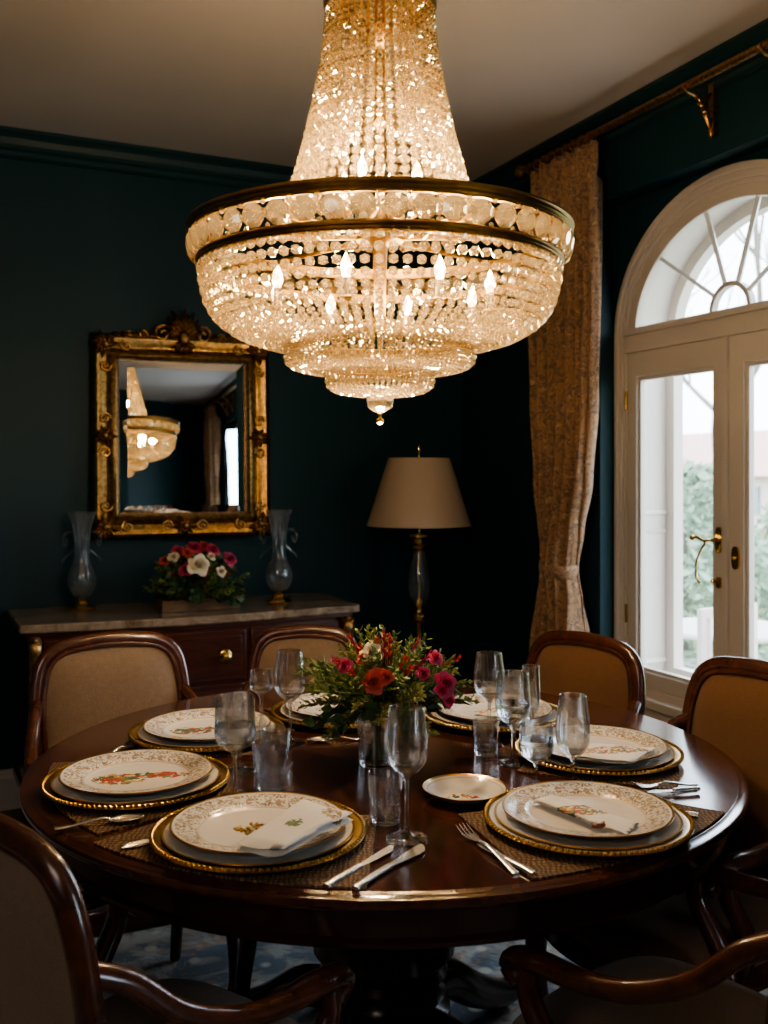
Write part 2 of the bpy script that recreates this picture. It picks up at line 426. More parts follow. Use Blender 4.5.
# floor, ceiling
poly = [(-2.2,YN-.1), (RB.x+.3,YN-.1), tuple((cor+nR*.3+nB*.1).xy), tuple((LB+nB*.12-tB*.2).xy)]
def slab(name, z0, z1, m):
    mb = MB(); mb.loops([[(x,y,z0) for x,y in poly], [(x,y,z1) for x,y in poly]])
    return struct(mb.build(name, m, smooth=False))
slab('floor', -.12, 0, m_floor); slab('ceiling', CEIL, CEIL+.1, m_ceil)

# crown moulding and baseboards
crown_prof = [(0,0),(.075,0),(.075,-.014),(.066,-.02),(.052,-.034),(.040,-.056),(.030,-.068),(.018,-.076),(.018,-.092),(.010,-.1),(0,-.105)]
base_prof = [(0,0),(.020,0),(.020,.125),(.016,.135),(.010,.142),(.008,.155),(0,.158)]
def run(name, a, b, inward, prof, z, m):
    inward = Vector(inward); mb = MB()
    ring = lambda p: [tuple(Vector((p[0], p[1], z+h)) + inward*d) for d, h in prof]
    mb.loops([ring(a), ring(b)]); return struct(mb.build(name, m, smooth=False))
run('trim_1', LB-tB*.1, cor+tB*.02, -nB, crown_prof, CEIL, m_crown)
run('trim_2', pR(sRn, oR), pR(sRc, oR), -nR, crown_prof, CEIL, m_crown)
run('trim_3', (-2.05,YN,0), (-2.05,LB.y,0), (1,0,0), crown_prof, CEIL, m_crown)
run('baseboard_back', LB, cor, -nB, base_prof, 0, m_white)
run('baseboard_right', pR(s_far, oR), pR(sRc, oR), -nR, base_prof, 0, m_white)
run('baseboard_left', (-2.05,YN,0), (-2.05,LB.y,0), (1,0,0), base_prof, 0, m_white)

# ------------------------------------------------------------------ window (local x to the right along the wall, y out, z up)
SPR, BT, BOT = 1.87, .497, .47
def arch(a, b, zb, n=40, z0=None):
    pts = [(-a*math.cos(PI*i/n), zb+b*math.sin(PI*i/n)) for i in range(n+1)]
    if z0 is not None: pts = [(-a, z0)] + pts + [(a, z0)]
    return pts
wroot = struct(thing('window_1', None, None, tuple(pR(WCs, oR+.09)), rzR))
# the wall at the back of the recess, with the opening cut out
inA = arch(.55, .44, SPR, z0=BOT+.05); n = len(inA)
outA = []
for (x, z) in inA:
    k = max(abs(x)/.55, 0)
    outA.append((x/.55*HW*1.01, z))
top = []
for (x, z) in inA:
    if z <= SPR+1e-6: top.append((HW*1.02*(1 if x > 0 else -1), z))
    else:
        ang = math.atan2((z-SPR), x); c, s_ = math.cos(ang), math.sin(ang)
        k = min(HW*1.02/max(abs(c),1e-6), (SOF+.01-SPR)/max(s_,1e-6)); top.append((c*k, SPR+s_*k))
mb = MB(); mb.strip_ring(top, inA, 0, .05, closed=False)
mb.box(-HW*1.02, HW*1.02, 0, .05, 0, BOT+.05)
o = mb.build('wall_recess', m_wall, smooth=False, loc=wroot.location, rot=(0,0,rzR)); struct(o)
# moulded outer casing
mb = MB(); mb.strip_ring(arch(HW, BT, SPR, z0=BOT+.02), arch(.566, .470, SPR, z0=BOT+.02), -.030, 0, False)
mb.strip_ring(arch(.572, .474, SPR, z0=BOT+.02), arch(.552, .445, SPR, z0=BOT+.02), -.020, .01, False)
mb.build('casing', m_white, wroot, angle=25, bevel=.004)
mb = MB(); mb.strip_ring(arch(.556, .449, SPR, z0=BOT+.05), arch(.538, .43, SPR, z0=BOT+.05), -.008, .05, False)
mb.strip_ring(arch(.541, .433, SPR, z0=SPR), arch(.492, .387, SPR, z0=SPR), -.002, .04, False)
mb.build('window_frame', m_white, wroot, angle=25, bevel=.003)
mb = MB(); mb.box(-.54, .54, -.014, .045, 1.80, 1.893).box(-.54, .54, -.024, -.01, 1.865, 1.885); mb.build('transom', m_white, wroot, smooth=False, bevel=.003)
mb = MB(); mb.box(-HW, HW, -.045, .02, BOT, BOT+.035).box(-HW+.01, HW-.01, -.028, .02, BOT-.04, BOT).box(-.55, .55, -.012, .05, BOT+.03, BOT+.065)
mb.build('window_sill', m_white, wroot, smooth=False, bevel=.004)
# fanlight: hub, spokes and pane
fan = MB()
hub = lambda r: [(-r*math.cos(PI*i/16), SPR+.02+r*math.sin(PI*i/16)) for i in range(17)]
fan.strip_ring(hub(.098), hub(.082), .005, .03, False)
for a in (36, 72, 108, 144):
    c, s_ = math.cos(math.radians(a)), math.sin(math.radians(a))
    L = 1/math.sqrt((c/.50)**2+(s_/.392)**2)
    fan.sweep([(c*.09, .017, SPR+.02+s_*.09), (c*L, .017, SPR+s_*L)], (.0075,.013), 4, (0,1,0))
fan.build('fanlight_bars', m_white, wroot, smooth=False)
def pane(name, pts, y): 
    mb = MB(); mb.add([(x,y,z) for x,z in pts], [tuple(range(len(pts)))]); return mb.build(name, m_pane, wroot, smooth=False)
pane('fanlight_pane', arch(.50, .395, SPR), .018)
Z0, Z1 = BOT+.065, 1.80
for sgn, (xa, xb, ga, gb) in ((-1, (-.537,-.008,-.482,-.066)), (1, (.008,.537,.076,.482))):
    mb = MB(); G0, G1 = .592, 1.706
    outer = [(xa,Z0),(xb,Z0),(xb,Z1),(xa,Z1)]; inner = [(ga,G0),(gb,G0),(gb,G1),(ga,G1)]
    mb.strip_ring(outer, inner, -.004, .036)
    i2 = [(ga+.014,G0+.014),(gb-.014,G0+.014),(gb-.014,G1-.014),(ga+.014,G1-.014)]
    mb.strip_ring(inner, i2, .006, .030)
    sash = mb.build('casement_sash', m_white, wroot, smooth=False, bevel=.002)
    mb = MB(); mb.add([(ga,.018,G0),(gb,.018,G0),(gb,.018,G1),(ga,.018,G1)], [(0,1,2,3)]); mb.build('pane', m_pane, sash, smooth=False)
    for zz in (.80, 1.62):
        hx = xa if sgn < 0 else xb
        MB().lathe([(0,-.035),(.006,-.035),(.006,.035),(0,.035)], 10).build('hinge', m_brass, sash, loc=(hx, -.009, zz))
mb = MB(); mb.box(-.014, .012, -.016, -.002, Z0, Z1); mb.build('meeting_bead', m_white, wroot, smooth=False, bevel=.003)
# handles: lever on the left sash, escutcheon on the right one
def plate2(mb, x, z, w, h, y0=-.012, y1=-.004):
    pts = [(x+w*math.cos(a*PI/10), z+h*math.sin(a*PI/10)*(1+.15*math.cos(a*PI/5))) for a in range(20)]
    mb.loops([[(a,y0,b) for a,b in pts], [(a,y1,b) for a,b in pts]])
zh = H-(540-HY)/F*3.4
mb = MB(); plate2(mb, -.034, zh, .016, .052); hd = mb.build('handle_plate', m_brass, wroot)
mb = MB(); mb.sweep(smoothpath([(-.034,-.012,zh),(-.036,-.05,zh),(-.05,-.058,zh-.002),(-.085,-.058,zh+.008),(-.11,-.055,zh+.004)],5), (.006,.006), 8); mb.ico(.010, Matrix.Translation((-.112,-.055,zh+.004)), 2)
mb.sweep(smoothpath([(-.05,-.055,zh-.01),(-.095,-.05,zh-.07),(-.098,-.05,zh-.13),(-.08,-.045,zh-.15)],5), (.004,.004), 8)
mb.build('lever', m_brass, hd)
mb = MB(); plate2(mb, -.034, zh-.145, .012, .022); mb.ico(.009, Matrix.Translation((-.05,-.02,zh-.14)), 2); mb.build('latch', m_brass, wroot)
mb = MB(); plate2(mb, .044, zh-.055, .017, .045); mb.ico(.008, Matrix.Translation((.044,-.016,zh-.055)), 2); mb.build('escutcheon', m_brass, wroot)
# deep white outer reveal with panelled jambs, arch soffit, outer frame
mb = MB(); RA = arch(.545, .436, SPR, z0=BOT+.05); RA2 = arch(.60, .49, SPR, z0=BOT+.05)
mb.strip_ring(RA2, RA, .045, .24, False); mb.box(-.6, .6, .045, .27, BOT+.01, BOT+.06)
mb.build('reveal', m_white, wroot, smooth=True, angle=30)
for sgn in (-1, 1):
    for za, zb in ((.60, 1.12), (1.18, 1.80)):
        mb = MB(); x = sgn*.545
        o_ = [(.075,za),(.205,za),(.205,zb),(.075,zb)]; i_ = [(.09,za+.015),(.19,za+.015),(.19,zb-.015),(.09,zb-.015)]
        vs = []; 
        for (yy,zz),(yi,zi) in zip(o_, i_): vs += [(x,yy,zz),(x,yi,zi),(x-sgn*.01,yy,zz),(x-sgn*.004,yi,zi)]
        fs = []
        for i in range(4):
            j = (i+1)%4; a, b = 4*i, 4*j; fs += [(a+2,b+2,b+3,a+3),(a,a+2,b+2,b),(a+1,b+1,b+3,a+3)]
        mb.add(vs, fs); mb.build('jamb_panel', m_white, wroot, smooth=False)
mb = MB(); mb.strip_ring(arch(.55, .441, SPR, z0=BOT+.05), arch(.50, .391, SPR, z0=BOT+.10), .19, .235, False)
mb.box(-.55,.55,.19,.235,BOT+.05,BOT+.11); mb.build('outer_frame', m_white, wroot, smooth=True, angle=30)

# ------------------------------------------------------------------ curtain rod + curtain
ROD_O, ROD_Z = oR-.115, 2.60
rs_far = onR(527, 166, ROD_O).dot(tR); rs_near = s_near-.45
rod = thing('curtain_rod', 'long gilt curtain rod on carved brackets above the arched window', 'curtain rod', tuple(pR(0, 0)), 0)
mb = MB(); mb.sweep([pR(rs_far, ROD_O, ROD_Z), pR(rs_near, ROD_O, ROD_Z)], (.014,.014), 14); mb.build('rod', m_giltdark, rod)
for s0, d in ((rs_far, 1), (rs_near, -1)):
    mb = MB(); M = Matrix.Translation(pR(s0, ROD_O, ROD_Z)) @ Matrix.Rotation(math.atan2(tR.y*d, tR.x*d), 4, 'Z') @ Matrix.Rotation(PI/2, 4, 'Y')
    mb.lathe([(0,-.005),(.018,0),(.018,.008),(.010,.014),(.022,.03),(.030,.045),(.022,.062),(.006,.072),(0,.085)], 16, M); mb.build('finial', m_giltdark, rod)
for px in (688, 764):
    b = onR(px, 90, ROD_O); s0 = b.dot(tR); mb = MB()
    q = lambda o, z: tuple(pR(s0, o, z))
    mb.sweep(smoothpath([q(oR+.0, ROD_Z-.10), q(oR-.02, ROD_Z-.12), q(oR-.045, ROD_Z-.075), q(oR-.07, ROD_Z-.03), q(ROD_O, ROD_Z-.017), q(ROD_O-.02, ROD_Z+.0)], 5), (.010,.008), 8, tuple(tR))
    mb.sweep(smoothpath([q(oR, ROD_Z+.0), q(oR-.05, ROD_Z-.035), q(ROD_O+.02, ROD_Z-.02)], 5), (.008,.007), 8, tuple(tR))
    for k in range(6): mb.ico(.013-.0012*k, Matrix.Translation(pR(s0, oR-.03-.012*k, ROD_Z-.10+.016*k)), 1)
    mb.ico(.014, Matrix.Translation(pR(s0, oR-.018, ROD_Z-.14)), 1, (1,1,1.6)); mb.box(0,.02,-.012,.012,-.15,.02, Matrix.Translation(pR(s0, oR, ROD_Z)) @ Matrix.Rotation(math.atan2(-nR.y,-nR.x),4,'Z'))
    mb.build('bracket', m_giltdark, rod)

# curtain: cross-section of folds along s, width and centre change with height, gathered by a tie
def cur_w(z):
    def at(xl, xr, y):
        a, b = onR(xl, y, ROD_O), onR(xr, y, ROD_O); return a.dot(tR), b.dot(tR)
    rows = [(140,528,595),(220,527,595),(300,529,595),(400,533,591),(480,539,585),(530,545,578),(566,549,574),(600,544,579),(650,538,583),(760,532,588),(830,530,590)]
    y = HY-(z-H)*F/3.95
    y = max(rows[0][0], min(rows[-1][0]-.01, y))
    for (y0,a0,b0),(y1,a1,b1) in zip(rows, rows[1:]):
        if y0 <= y <= y1:
            t = (y-y0)/(y1-y0); t = t*t*(3-2*t); return at(a0+(a1-a0)*t, b0+(b1-b0)*t, y)
    return at(534,596,760)
ZT, ZB, ztie = 2.572, .012, H-(566-HY)/F*3.95
NU, NV = 140, 110
cloth = MB(); rows_ = []
for j in range(NV+1):
    z = ZT+(ZB-ZT)*j/NV; a, b = cur_w(z)
    g = math.exp(-((z-ztie)/.16)**2)
    amp = .058*(1-.55*g)*(.55 if z > ZT-.10 else 1)*(1+.15*math.sin(z*3))
    row = []
    for i in range(NU+1):
        u = i/NU; ph = u*2*PI*6.1+.5*math.sin(z*1.3)+.35*math.sin(u*11)
        d = amp*(.75*math.sin(ph)+.35*math.sin(ph*2.03+1.2+z)) + .006*math.sin(ph*4.1+z*5)
        if z > ZT-.11: d = .6*d + .009*math.sin(u*2*PI*26)
        env = (1-(2*u-1)**2)
        o_ = ROD_O + .02 - .05*g*env + d - .02*env
        row.append(tuple(pR(a+(b-a)*u, o_, z + (.012*abs(math.sin(u*PI*9)) if j == 0 else 0))))
    rows_.append(row)
vs = [p for r in rows_ for p in r]
cloth.add(vs, [(j*(NU+1)+i, j*(NU+1)+i+1, (j+1)*(NU+1)+i+1, (j+1)*(NU+1)+i) for j in range(NV) for i in range(NU)])
a0, b0 = cur_w(ZB); ctr = pR((a0+b0)/2, ROD_O)
cur = thing('curtain', 'tall brown patterned curtain gathered by a tieback left of the arched window', 'curtain')
o = cloth.build('curtain_panel', m_curt, cur, angle=180)
sol = o.modifiers.new('thick', 'SOLIDIFY'); sol.thickness = .003
ta, tb = cur_w(ztie); mb = MB(); ring = []
for k in range(40):
    a = 2*PI*k/40; ss = (ta+tb)/2+(abs(tb-ta)/2+.004)*math.cos(a); ring.append(tuple(pR(ss, ROD_O-.012+.062*math.sin(a), ztie+.012*math.cos(a)+.01*math.sin(a))))
mb.sweep(ring, (.006,.024), 8, (0,0,1), closed=True); mb.build('tieback', m_curt, cur)
ra, rb = cur_w(ZT)
for k in range(9):
    s0 = ra+(rb-ra)*(k+.5)/9; mb = MB(); c0 = pR(s0, ROD_O, ROD_Z-.008)
    mb.sweep([c0+nR*(.024*math.cos(2*PI*i/18))+Vector((0,0,.024*math.sin(2*PI*i/18))) for i in range(18)], (.003,.003), 6, tuple(tR), closed=True)
    mb.build('curtain_ring', m_giltdark, cur)

# second window with its rod and curtain, nearer the camera on the same wall (the mirror shows it)
sh = tR*dW
w2 = copy_tree(wroot); w2.name = 'window_2'; w2.location = wroot.location+sh
o = bpy.data.objects['wall_recess'].copy(); C.objects.link(o); o.location = Vector(o.location)+sh
r2 = copy_tree(rod); r2.location = Vector(rod.location)+sh; r2['label'] = 'gilt curtain rod above the second window, seen only in the mirror'
rl, rr_ = cur_w(1.5); c2 = copy_tree(cur); c2.location = tR*(-2.33-(rl+rr_)/2); c2['label'] = 'patterned curtain of the second window, reflected at the right of the mirror'
# ------------------------------------------------------------------ mirror on the back wall
mc = onB(183.5, 437, oB-.075); MW, MHh = .374, .425       # half sizes
angM = math.radians(21.9); 
mir = thing('gilt_mirror', 'large rectangular mirror in a carved gilt frame hanging above the sideboard', 'mirror', tuple(mc), angM)
mir.rotation_euler = (math.radians(-2.4), 0, angM)
GW, GH = .261, .318
def rectring(a, b, y): return [(-a,y,-b),(a,y,-b),(a,y,b),(-a,y,b)]
# local: x right, y into the wall, z up
prof = [(0.0,.035),(0,-.004),(.008,-.016),(.020,-.022),(.034,-.018),(.046,-.006),(.058,-.002),(.070,-.010),(.082,-.022),(.094,-.026),(.101,-.016),(.104,-.002),(.108,.010)]
mb = MB(); mb.loops([rectring(MW-d, MHh-d, y) for d, y in prof] + [rectring(MW-.108, MHh-.108, .035)], False, False)
fr = mb.build('frame', m_gold, mir, angle=35)
mb = MB(); bev = .03
v0 = rectring(GW+.008, GH+.008, .006); v1 = rectring(GW-bev, GH-bev, .0022)
mb.add(v0+v1, [(0,1,5,4),(1,2,6,5),(2,3,7,6),(3,0,4,7),(4,5,6,7)]); mb.build('mirror_glass', m_mirror, mir, smooth=False)
mb = MB(); mb.box(-MW+.01, MW-.01, .03, .045, -MHh+.01, MHh-.01); mb.build('backing_board', m_ped, mir, smooth=False)
def leafpt(mb, base, ang, L, w, curl=.02, yb=-.02):
    """one acanthus lobe in the plane of the frame"""
    c, s_ = math.cos(ang), math.sin(ang); n = 7; L_, R_, Cn = [], [], []
    for i in range(n+1):
        t = i/n; ww = w*math.sin(PI*min(.98, t*.9+.08))*(1-.25*t); ax = L*t; bend = .25*L*t*t*(1 if c < 0 else -1)*.3
        x, z = base[0]+c*ax-s_*bend, base[1]+s_*ax+c*bend; yy = yb-curl*math.sin(PI*t*.8)
        Cn.append((x, yy-.006, z)); L_.append((x-s_*ww, yy+.005, z+c*ww)); R_.append((x+s_*ww, yy+.005, z-c*ww))
    bk = [(p[0], yb+.02, p[2]) for p in L_]; bk2 = [(p[0], yb+.02, p[2]) for p in R_]
    vs = []; 
    for i in range(n+1): vs += [L_[i], Cn[i], R_[i], bk2[i], bk[i]]
    fs = []
    for i in range(n):
        for k in range(5): a, b = 5*i+k, 5*i+(k+1)%5; fs.append((a, b, b+5, a+5))
    fs += [(0,1,2,3,4), tuple(5*n+k for k in (4,3,2,1,0))]
    mb.add(vs, fs)
def scroll(mb, c, r, turns, a0, d=1, y=-.018, th=.007):
    pts = []; n = int(18*turns)
    for i in range(n+1):
        t = i/n; a = a0+d*2*PI*turns*t; rr = r*(1-.85*t); pts.append((c[0]+rr*math.cos(a), y-.006*t, c[1]+rr*math.sin(a)))
    mb.sweep(pts, [(th*(1-.5*i/n), th*(1-.4*i/n)) for i in range(n+1)], 6, (0,1,0))
def cornerorn(sx, sz):
    mb = MB(); cx, cz = sx*(MW-.052), sz*(MHh-.052)
    for k in range(9):
        a = math.atan2(sz, sx)+math.radians(-120+30*k); leafpt(mb, (cx, cz), a, .060+.012*math.cos(2*(a-math.atan2(sz,sx))), .014, .012, -.024)
    for k in range(2): scroll(mb, (cx-sx*(.085 if k else 0), cz-sz*(0 if k else .085)), .024, 1.4, k*2, 1 if k else -1, -.026, .006)
    mb.ico(.018, Matrix.Translation((cx,-.036,cz)), 2); 
    for k in range(7): a = 2*PI*k/7; mb.ico(.007, Matrix.Translation((cx+.02*math.cos(a),-.036,cz+.02*math.sin(a))), 1)
    return mb.build('corner_ornament', m_giltdark, mir)
for sx in (-1,1):
    for sz in (-1,1): cornerorn(sx, sz)
for (x, z, rot) in ((-MW+.05, 0, 0), (MW-.05, 0, 0), (0, -MHh+.05, 1)):
    mb = MB()
    for k in range(10):
        a = 2*PI*k/10; leafpt(mb, (x, z), a, .055 if k % 5 in (0,) else .042, .012, .012, -.022)
    for d in (-1, 1):
        dx, dz = (d*.07, 0) if rot else (0, d*.07); scroll(mb, (x+dx, z+dz), .024, 1.5, 0 if d > 0 else PI, d, -.024, .006)
    mb.ico(.016, Matrix.Translation((x,-.034,z)), 2); mb.build('side_ornament', m_giltdark, mir)
mb = MB(); zt = MHh-.02
for k in range(9):
    a = math.radians(22+17*k); leafpt(mb, (0, zt+.01), a, .080+.052*math.sin(a)**3, .017, .02, -.016)
for k in range(7):
    a = math.radians(195+25*k); leafpt(mb, (0, zt-.01), a, .055, .013, .015, -.022)
for d in (-1, 1):
    scroll(mb, (d*.085, zt+.028), .040, 1.5, PI if d > 0 else 0, -d, -.012, .009)
    scroll(mb, (d*.160, zt+.018), .028, 1.5, PI if d > 0 else 0, d, -.010, .007)
    scroll(mb, (d*.225, zt+.012), .022, 1.4, PI if d > 0 else 0, -d, -.010, .006)
    for k in range(5): leafpt(mb, (d*(.10+.04*k), zt+.01), PI/2-d*(.9+.05*k), .05-.004*k, .011, .012, -.012)
mb.ico(.024, Matrix.Translation((0,-.036,zt+.01)), 2, (1,.8,1.3)); mb.build('crest', m_giltdark, mir)
# beaded sight edge
mb = MB()
for k in range(46):
    for z in (-GH-.006, GH+.006): mb.ico(.0048, Matrix.Translation((-GW+2*GW*k/45, -.004, z)), 1)
for k in range(54):
    for x in (-GW-.006, GW+.006): mb.ico(.0048, Matrix.Translation((x, -.004, -GH+2*GH*k/53)), 1)
mb.build('bead_edge', m_giltdark, fr)

# ------------------------------------------------------------------ sideboard (bow front commode)
SBs, SBw, SBo, SBd, SBh = 1.040, .662, 3.73, .49, .80
sbloc = pB(SBs, SBo+SBd); 
sb = thing('sideboard', 'mahogany bow fronted sideboard with marble top and gilt mounts against the teal wall', 'sideboard', tuple(sbloc), rzB)
def bow(x, w, dep, b=.045):      # local y of front (negative = into the room)
    t = x/w; return -dep - b*(math.cos(PI*t)*.5+.5) + .015*(abs(t)**6)
def bowslab(w, dep, z0, z1, b=.045, n=40):
    f = [(x, bow(x, w, dep, b)) for x in [w*(-1+2*i/n) for i in range(n+1)]]
    pl = f + [(w, 0), (-w, 0)]
    mb = MB(); mb.loops([[(x,y,z0) for x,y in pl], [(x,y,z1) for x,y in pl]]); return mb
bowslab(SBw, SBd, SBh-.032, SBh).build('marble_top', m_marble, sb, angle=30, bevel=.006)
bowslab(SBw-.035, SBd-.035, .16, SBh-.032).build('carcass', m_case, sb, angle=30)
bowslab(SBw-.022, SBd-.022, SBh-.052, SBh-.030).build('cornice', m_case, sb, angle=30, bevel=.005)
bowslab(SBw-.024, SBd-.024, .14, .175).build('plinth', m_case, sb, angle=30, bevel=.005)
def bowpanel(x0, x1, z0, z1, out, th=.014, n=14):
    w, dep = SBw-.035, SBd-.035; mb = MB()
    f = [(x0+(x1-x0)*i/n) for i in range(n+1)]
    ring = [(x, bow(x, w, dep)-out) for x in f] + [(x, bow(x, w, dep)-out+th) for x in reversed(f)]
    mb.loops([[(x,y,z0) for x,y in ring], [(x,y,z1) for x,y in ring]]); return mb
m_line = M_simple('dark stringing', (.016,.005,.003), .35)
rowsz = [(.545,.735),(.365,.530),(.190,.350)]
cols = [(-.580,-.300),(-.280,.165),(.185,.580)]
for ci, (x0, x1) in enumerate(cols):
    if ci == 1:
        for (z0, z1) in rowsz:
            dr = bowpanel(x0, x1, z0, z1, .012).build('drawer', m_case, sb, angle=30, bevel=.004)
            mbb = bowpanel(x0+.02, x1-.02, z0+.02, z1-.02, .0145, .004); mbb.build('inset_panel', m_case, dr, angle=30, bevel=.002)
            for kx in (-.1925, .0775):
                mb = MB(); M = Matrix.Translation((kx, bow(kx, SBw-.035, SBd-.035)-.0155, (z0+z1)/2)) @ Matrix.Rotation(PI/2, 4, 'X')
                mb.lathe([(0,0),(.024,0),(.025,.004),(.017,.007),(.010,.008),(.008,.018),(.017,.024),(.019,.031),(.012,.038),(0,.040)], 20, M); mb.build('knob', m_brass, dr)
    else:
        dr = bowpanel(x0, x1, rowsz[0][0], rowsz[0][1], .012).build('drawer', m_case, sb, angle=30, bevel=.004)
        mb = MB(); kx = (x0+x1)/2; M = Matrix.Translation((kx, bow(kx, SBw-.035, SBd-.035)-.012, .64)) @ Matrix.Rotation(PI/2, 4, 'X')
        mb.lathe([(0,0),(.024,0),(.025,.004),(.017,.007),(.010,.008),(.008,.018),(.017,.024),(.019,.031),(.012,.038),(0,.040)], 20, M); mb.build('knob', m_brass, dr)
        dr = bowpanel(x0, x1, .19, .53, .012).build('door', m_case, sb, angle=30, bevel=.004)
        bowpanel(x0+.04, x1-.04, .23, .49, .016, .006).build('inset_panel', m_case, dr, angle=30, bevel=.003)
        mb = MB(); kx = x1-.03 if ci == 0 else x0+.03; M = Matrix.Translation((kx, bow(kx, SBw-.035, SBd-.035)-.012, .36)) @ Matrix.Rotation(PI/2, 4, 'X')
        mb.lathe([(0,0),(.014,0),(.015,.003),(.006,.005),(.006,.014),(.012,.018),(.012,.025),(0,.030)], 16, M); mb.build('knob', m_brass, dr)
for sx in (-1, 1):
    x = sx*(SBw-.052); y = -(SBd-.045); mb = MB()
    path = smoothpath([(x,y-.012,.745),(x,y-.038,.715),(x,y-.030,.66),(x,y-.016,.60),(x,y-.014,.54)],5)
    mb.sweep(path, [(.026-.014*i/(len(path)-1), .014-.008*i/(len(path)-1)) for i in range(len(path))], 8, (0,1,0))
    for k in range(6): mb.ico(.013-.001*k, Matrix.Translation((x+.012*(-1)**k, y-.038+.004*k, .735-.026*k)), 1)
    mb.sweep(smoothpath([(x-.02,y-.03,.735),(x,y-.045,.745),(x+.02,y-.03,.735)],4), (.007,.008), 6); mb.build('gilt_mount', m_giltdark, sb)
    for yy in (-.06, y+.02):
        mb = MB(); mb.lathe([(0,0),(.016,0),(.020,.012),(.016,.03),(.022,.07),(.034,.12),(.036,.145),(0,.145)], 14); mb.build('leg', m_case, sb, loc=(x*.97, yy, 0))

# two glass hurricane vases on brass feet
def hurricane(px, py, label):
    b = onz(px, py, SBh); r = thing('hurricane_vase', label, 'vase', tuple(b), R.uniform(0,1), 'hurricane vases on the sideboard')
    MB().lathe([(0,0),(.052,0),(.054,.006),(.048,.012),(.040,.016),(.030,.022),(.026,.030),(.030,.034),(.020,.040),(0,.041)], 28).build('foot', m_brass, r)
    o = [(.012,.040),(.035,.055),(.053,.085),(.057,.115),(.050,.145),(.036,.175),(.030,.20),(.029,.24),(.031,.28),(.036,.32),(.046,.355),(.057,.385)]
    MB().lathe([(0,.041)]+o+[(q-.0025, z) for q, z in reversed(o[1:])]+[(0,.058)], 36).build('glass_body', m_vase, r)
    for s_ in (-1, 1):
        mb = MB(); mb.sweep(smoothpath([(s_*.034,0,.305),(s_*.062,0,.30),(s_*.074,0,.275),(s_*.066,0,.25),(s_*.056,0,.262),(s_*.060,0,.278)],5), (.0045,.0045), 8, (0,1,0))
        mb.sweep(smoothpath([(s_*.030,0,.235),(s_*.05,.01,.215),(s_*.068,.014,.20),(s_*.076,.012,.185)],5), (.004,.004), 8, (0,1,0)); mb.build('scroll_handle', m_vase, r)
    mb = MB(); mb.lathe([(0,.11),(.010,.112),(.013,.125),(.007,.14),(.004,.17),(.002,.20),(0,.205)], 12); mb.build('flower_stopper', m_vase, r)
hurricane(82, 608.5, 'glass hurricane vase on brass foot at the sideboard\'s left end')
hurricane(279, 602, 'glass hurricane vase on brass foot at the sideboard\'s right end')

# ------------------------------------------------------------------ flowers
m_green = M_leaf('mixed green foliage', (.065,.115,.026), (.25,.30,.085))
m_green2 = M_leaf('yellow green foliage', (.13,.15,.035), (.36,.34,.11))
m_dkgreen = M_leaf('dark green foliage', (.022,.060,.022), (.075,.14,.045))
m_coral = M_leaf('coral rose petals', (.42,.045,.030), (.62,.12,.07))
m_pink = M_leaf('magenta petals', (.34,.022,.075), (.60,.08,.17))
m_red = M_leaf('red bracts', (.32,.020,.025), (.55,.06,.05))
m_cream = M_leaf('cream petals', (.62,.50,.34), (.80,.70,.52))
def rose_mb(r, petals=30):
    mb = MB(); qq = random.Random(4)
    for k in range(petals):
        t = (k+.5)/petals; a = k*2.39996; r0 = r*(.05+.55*t); hgt = r*(1.05-.75*t); op = .15+.75*t*t; wd = 1.15-.35*t; ph = qq.uniform(0,6)
        def fn(u, v, a=a, r0=r0, hgt=hgt, op=op, wd=wd, ph=ph):
            w = (u-.5)*2*wd*(.55+.45*math.sin(PI*min(.9,v*.75+.15))); e = 1-(2*u-1)**2
            rad = r0+r*op*v*v*(.6+.4*e)+r*.035*math.sin(u*9+ph)*v; z = -r*.45+hgt*(v*(.75+.35*e))-.30*r*op*v**3+r*.03*math.sin(u*7+ph)*v
            return (rad*math.cos(a+w), rad*math.sin(a+w), z)
        mb.grid(fn, 7, 5)
    return mb
def sprig_mb(L, nl, lw, ll, droop=.2, seed=1):
    q = random.Random(seed); mb = MB()
    path = [(0, -droop*L*t*t, L*t) for t in [i/6 for i in range(7)]]
    mb.sweep(path, (.0014,.0014), 5, (1,0,0))
    for k in range(nl):
        t = .22+.78*k/nl; a = k*2.4+q.uniform(-.3,.3); p = Vector((0, -droop*L*t*t, L*t)); e = q.uniform(.5,.95)
        d = Vector((math.cos(a)*math.sin(e), math.sin(a)*math.sin(e), math.cos(e))); sd = d.cross(Vector((0,0,1))).normalized(); l = ll*q.uniform(.7,1.15)*(1.15-.5*t)
        nn = d.cross(sd)*(.10*l)
        mb.add([p, p+d*l*.45+sd*lw+nn, p+d*l, p+d*l*.45-sd*lw+nn, p+d*l*.5], [(0,1,4),(1,2,4),(2,3,4),(3,0,4)])
    return mb
def spike_mb(L, seed=1):
    q = random.Random(seed); mb = MB(); mb.sweep([(0,0,0),(0,0,L)], (.0013,.0013), 5, (1,0,0))
    for k in range(18):
        t = .45+.55*k/18; a = k*2.4; e = .35+.3*q.random(); d = Vector((math.cos(a)*math.sin(e), math.sin(a)*math.sin(e), math.cos(e))); p = Vector((0,0,L*t)); sd = d.cross(Vector((0,0,1))).normalized(); l = .020*(1.1-.4*t)
        mb.add([p, p+d*l*.5+sd*.0035, p+d*l, p+d*l*.5-sd*.0035], [(0,1,2,3)])
    return mb
SPR_ = [sprig_mb(.13, 26, .0042, .024, .12, 3).mesh('leaf_sprig', m_green), sprig_mb(.12, 34, .0028, .020, .2, 5).mesh('leaf_sprig', m_green2),
        sprig_mb(.10, 14, .0095, .036, .35, 8).mesh('leaf_sprig', m_dkgreen)]
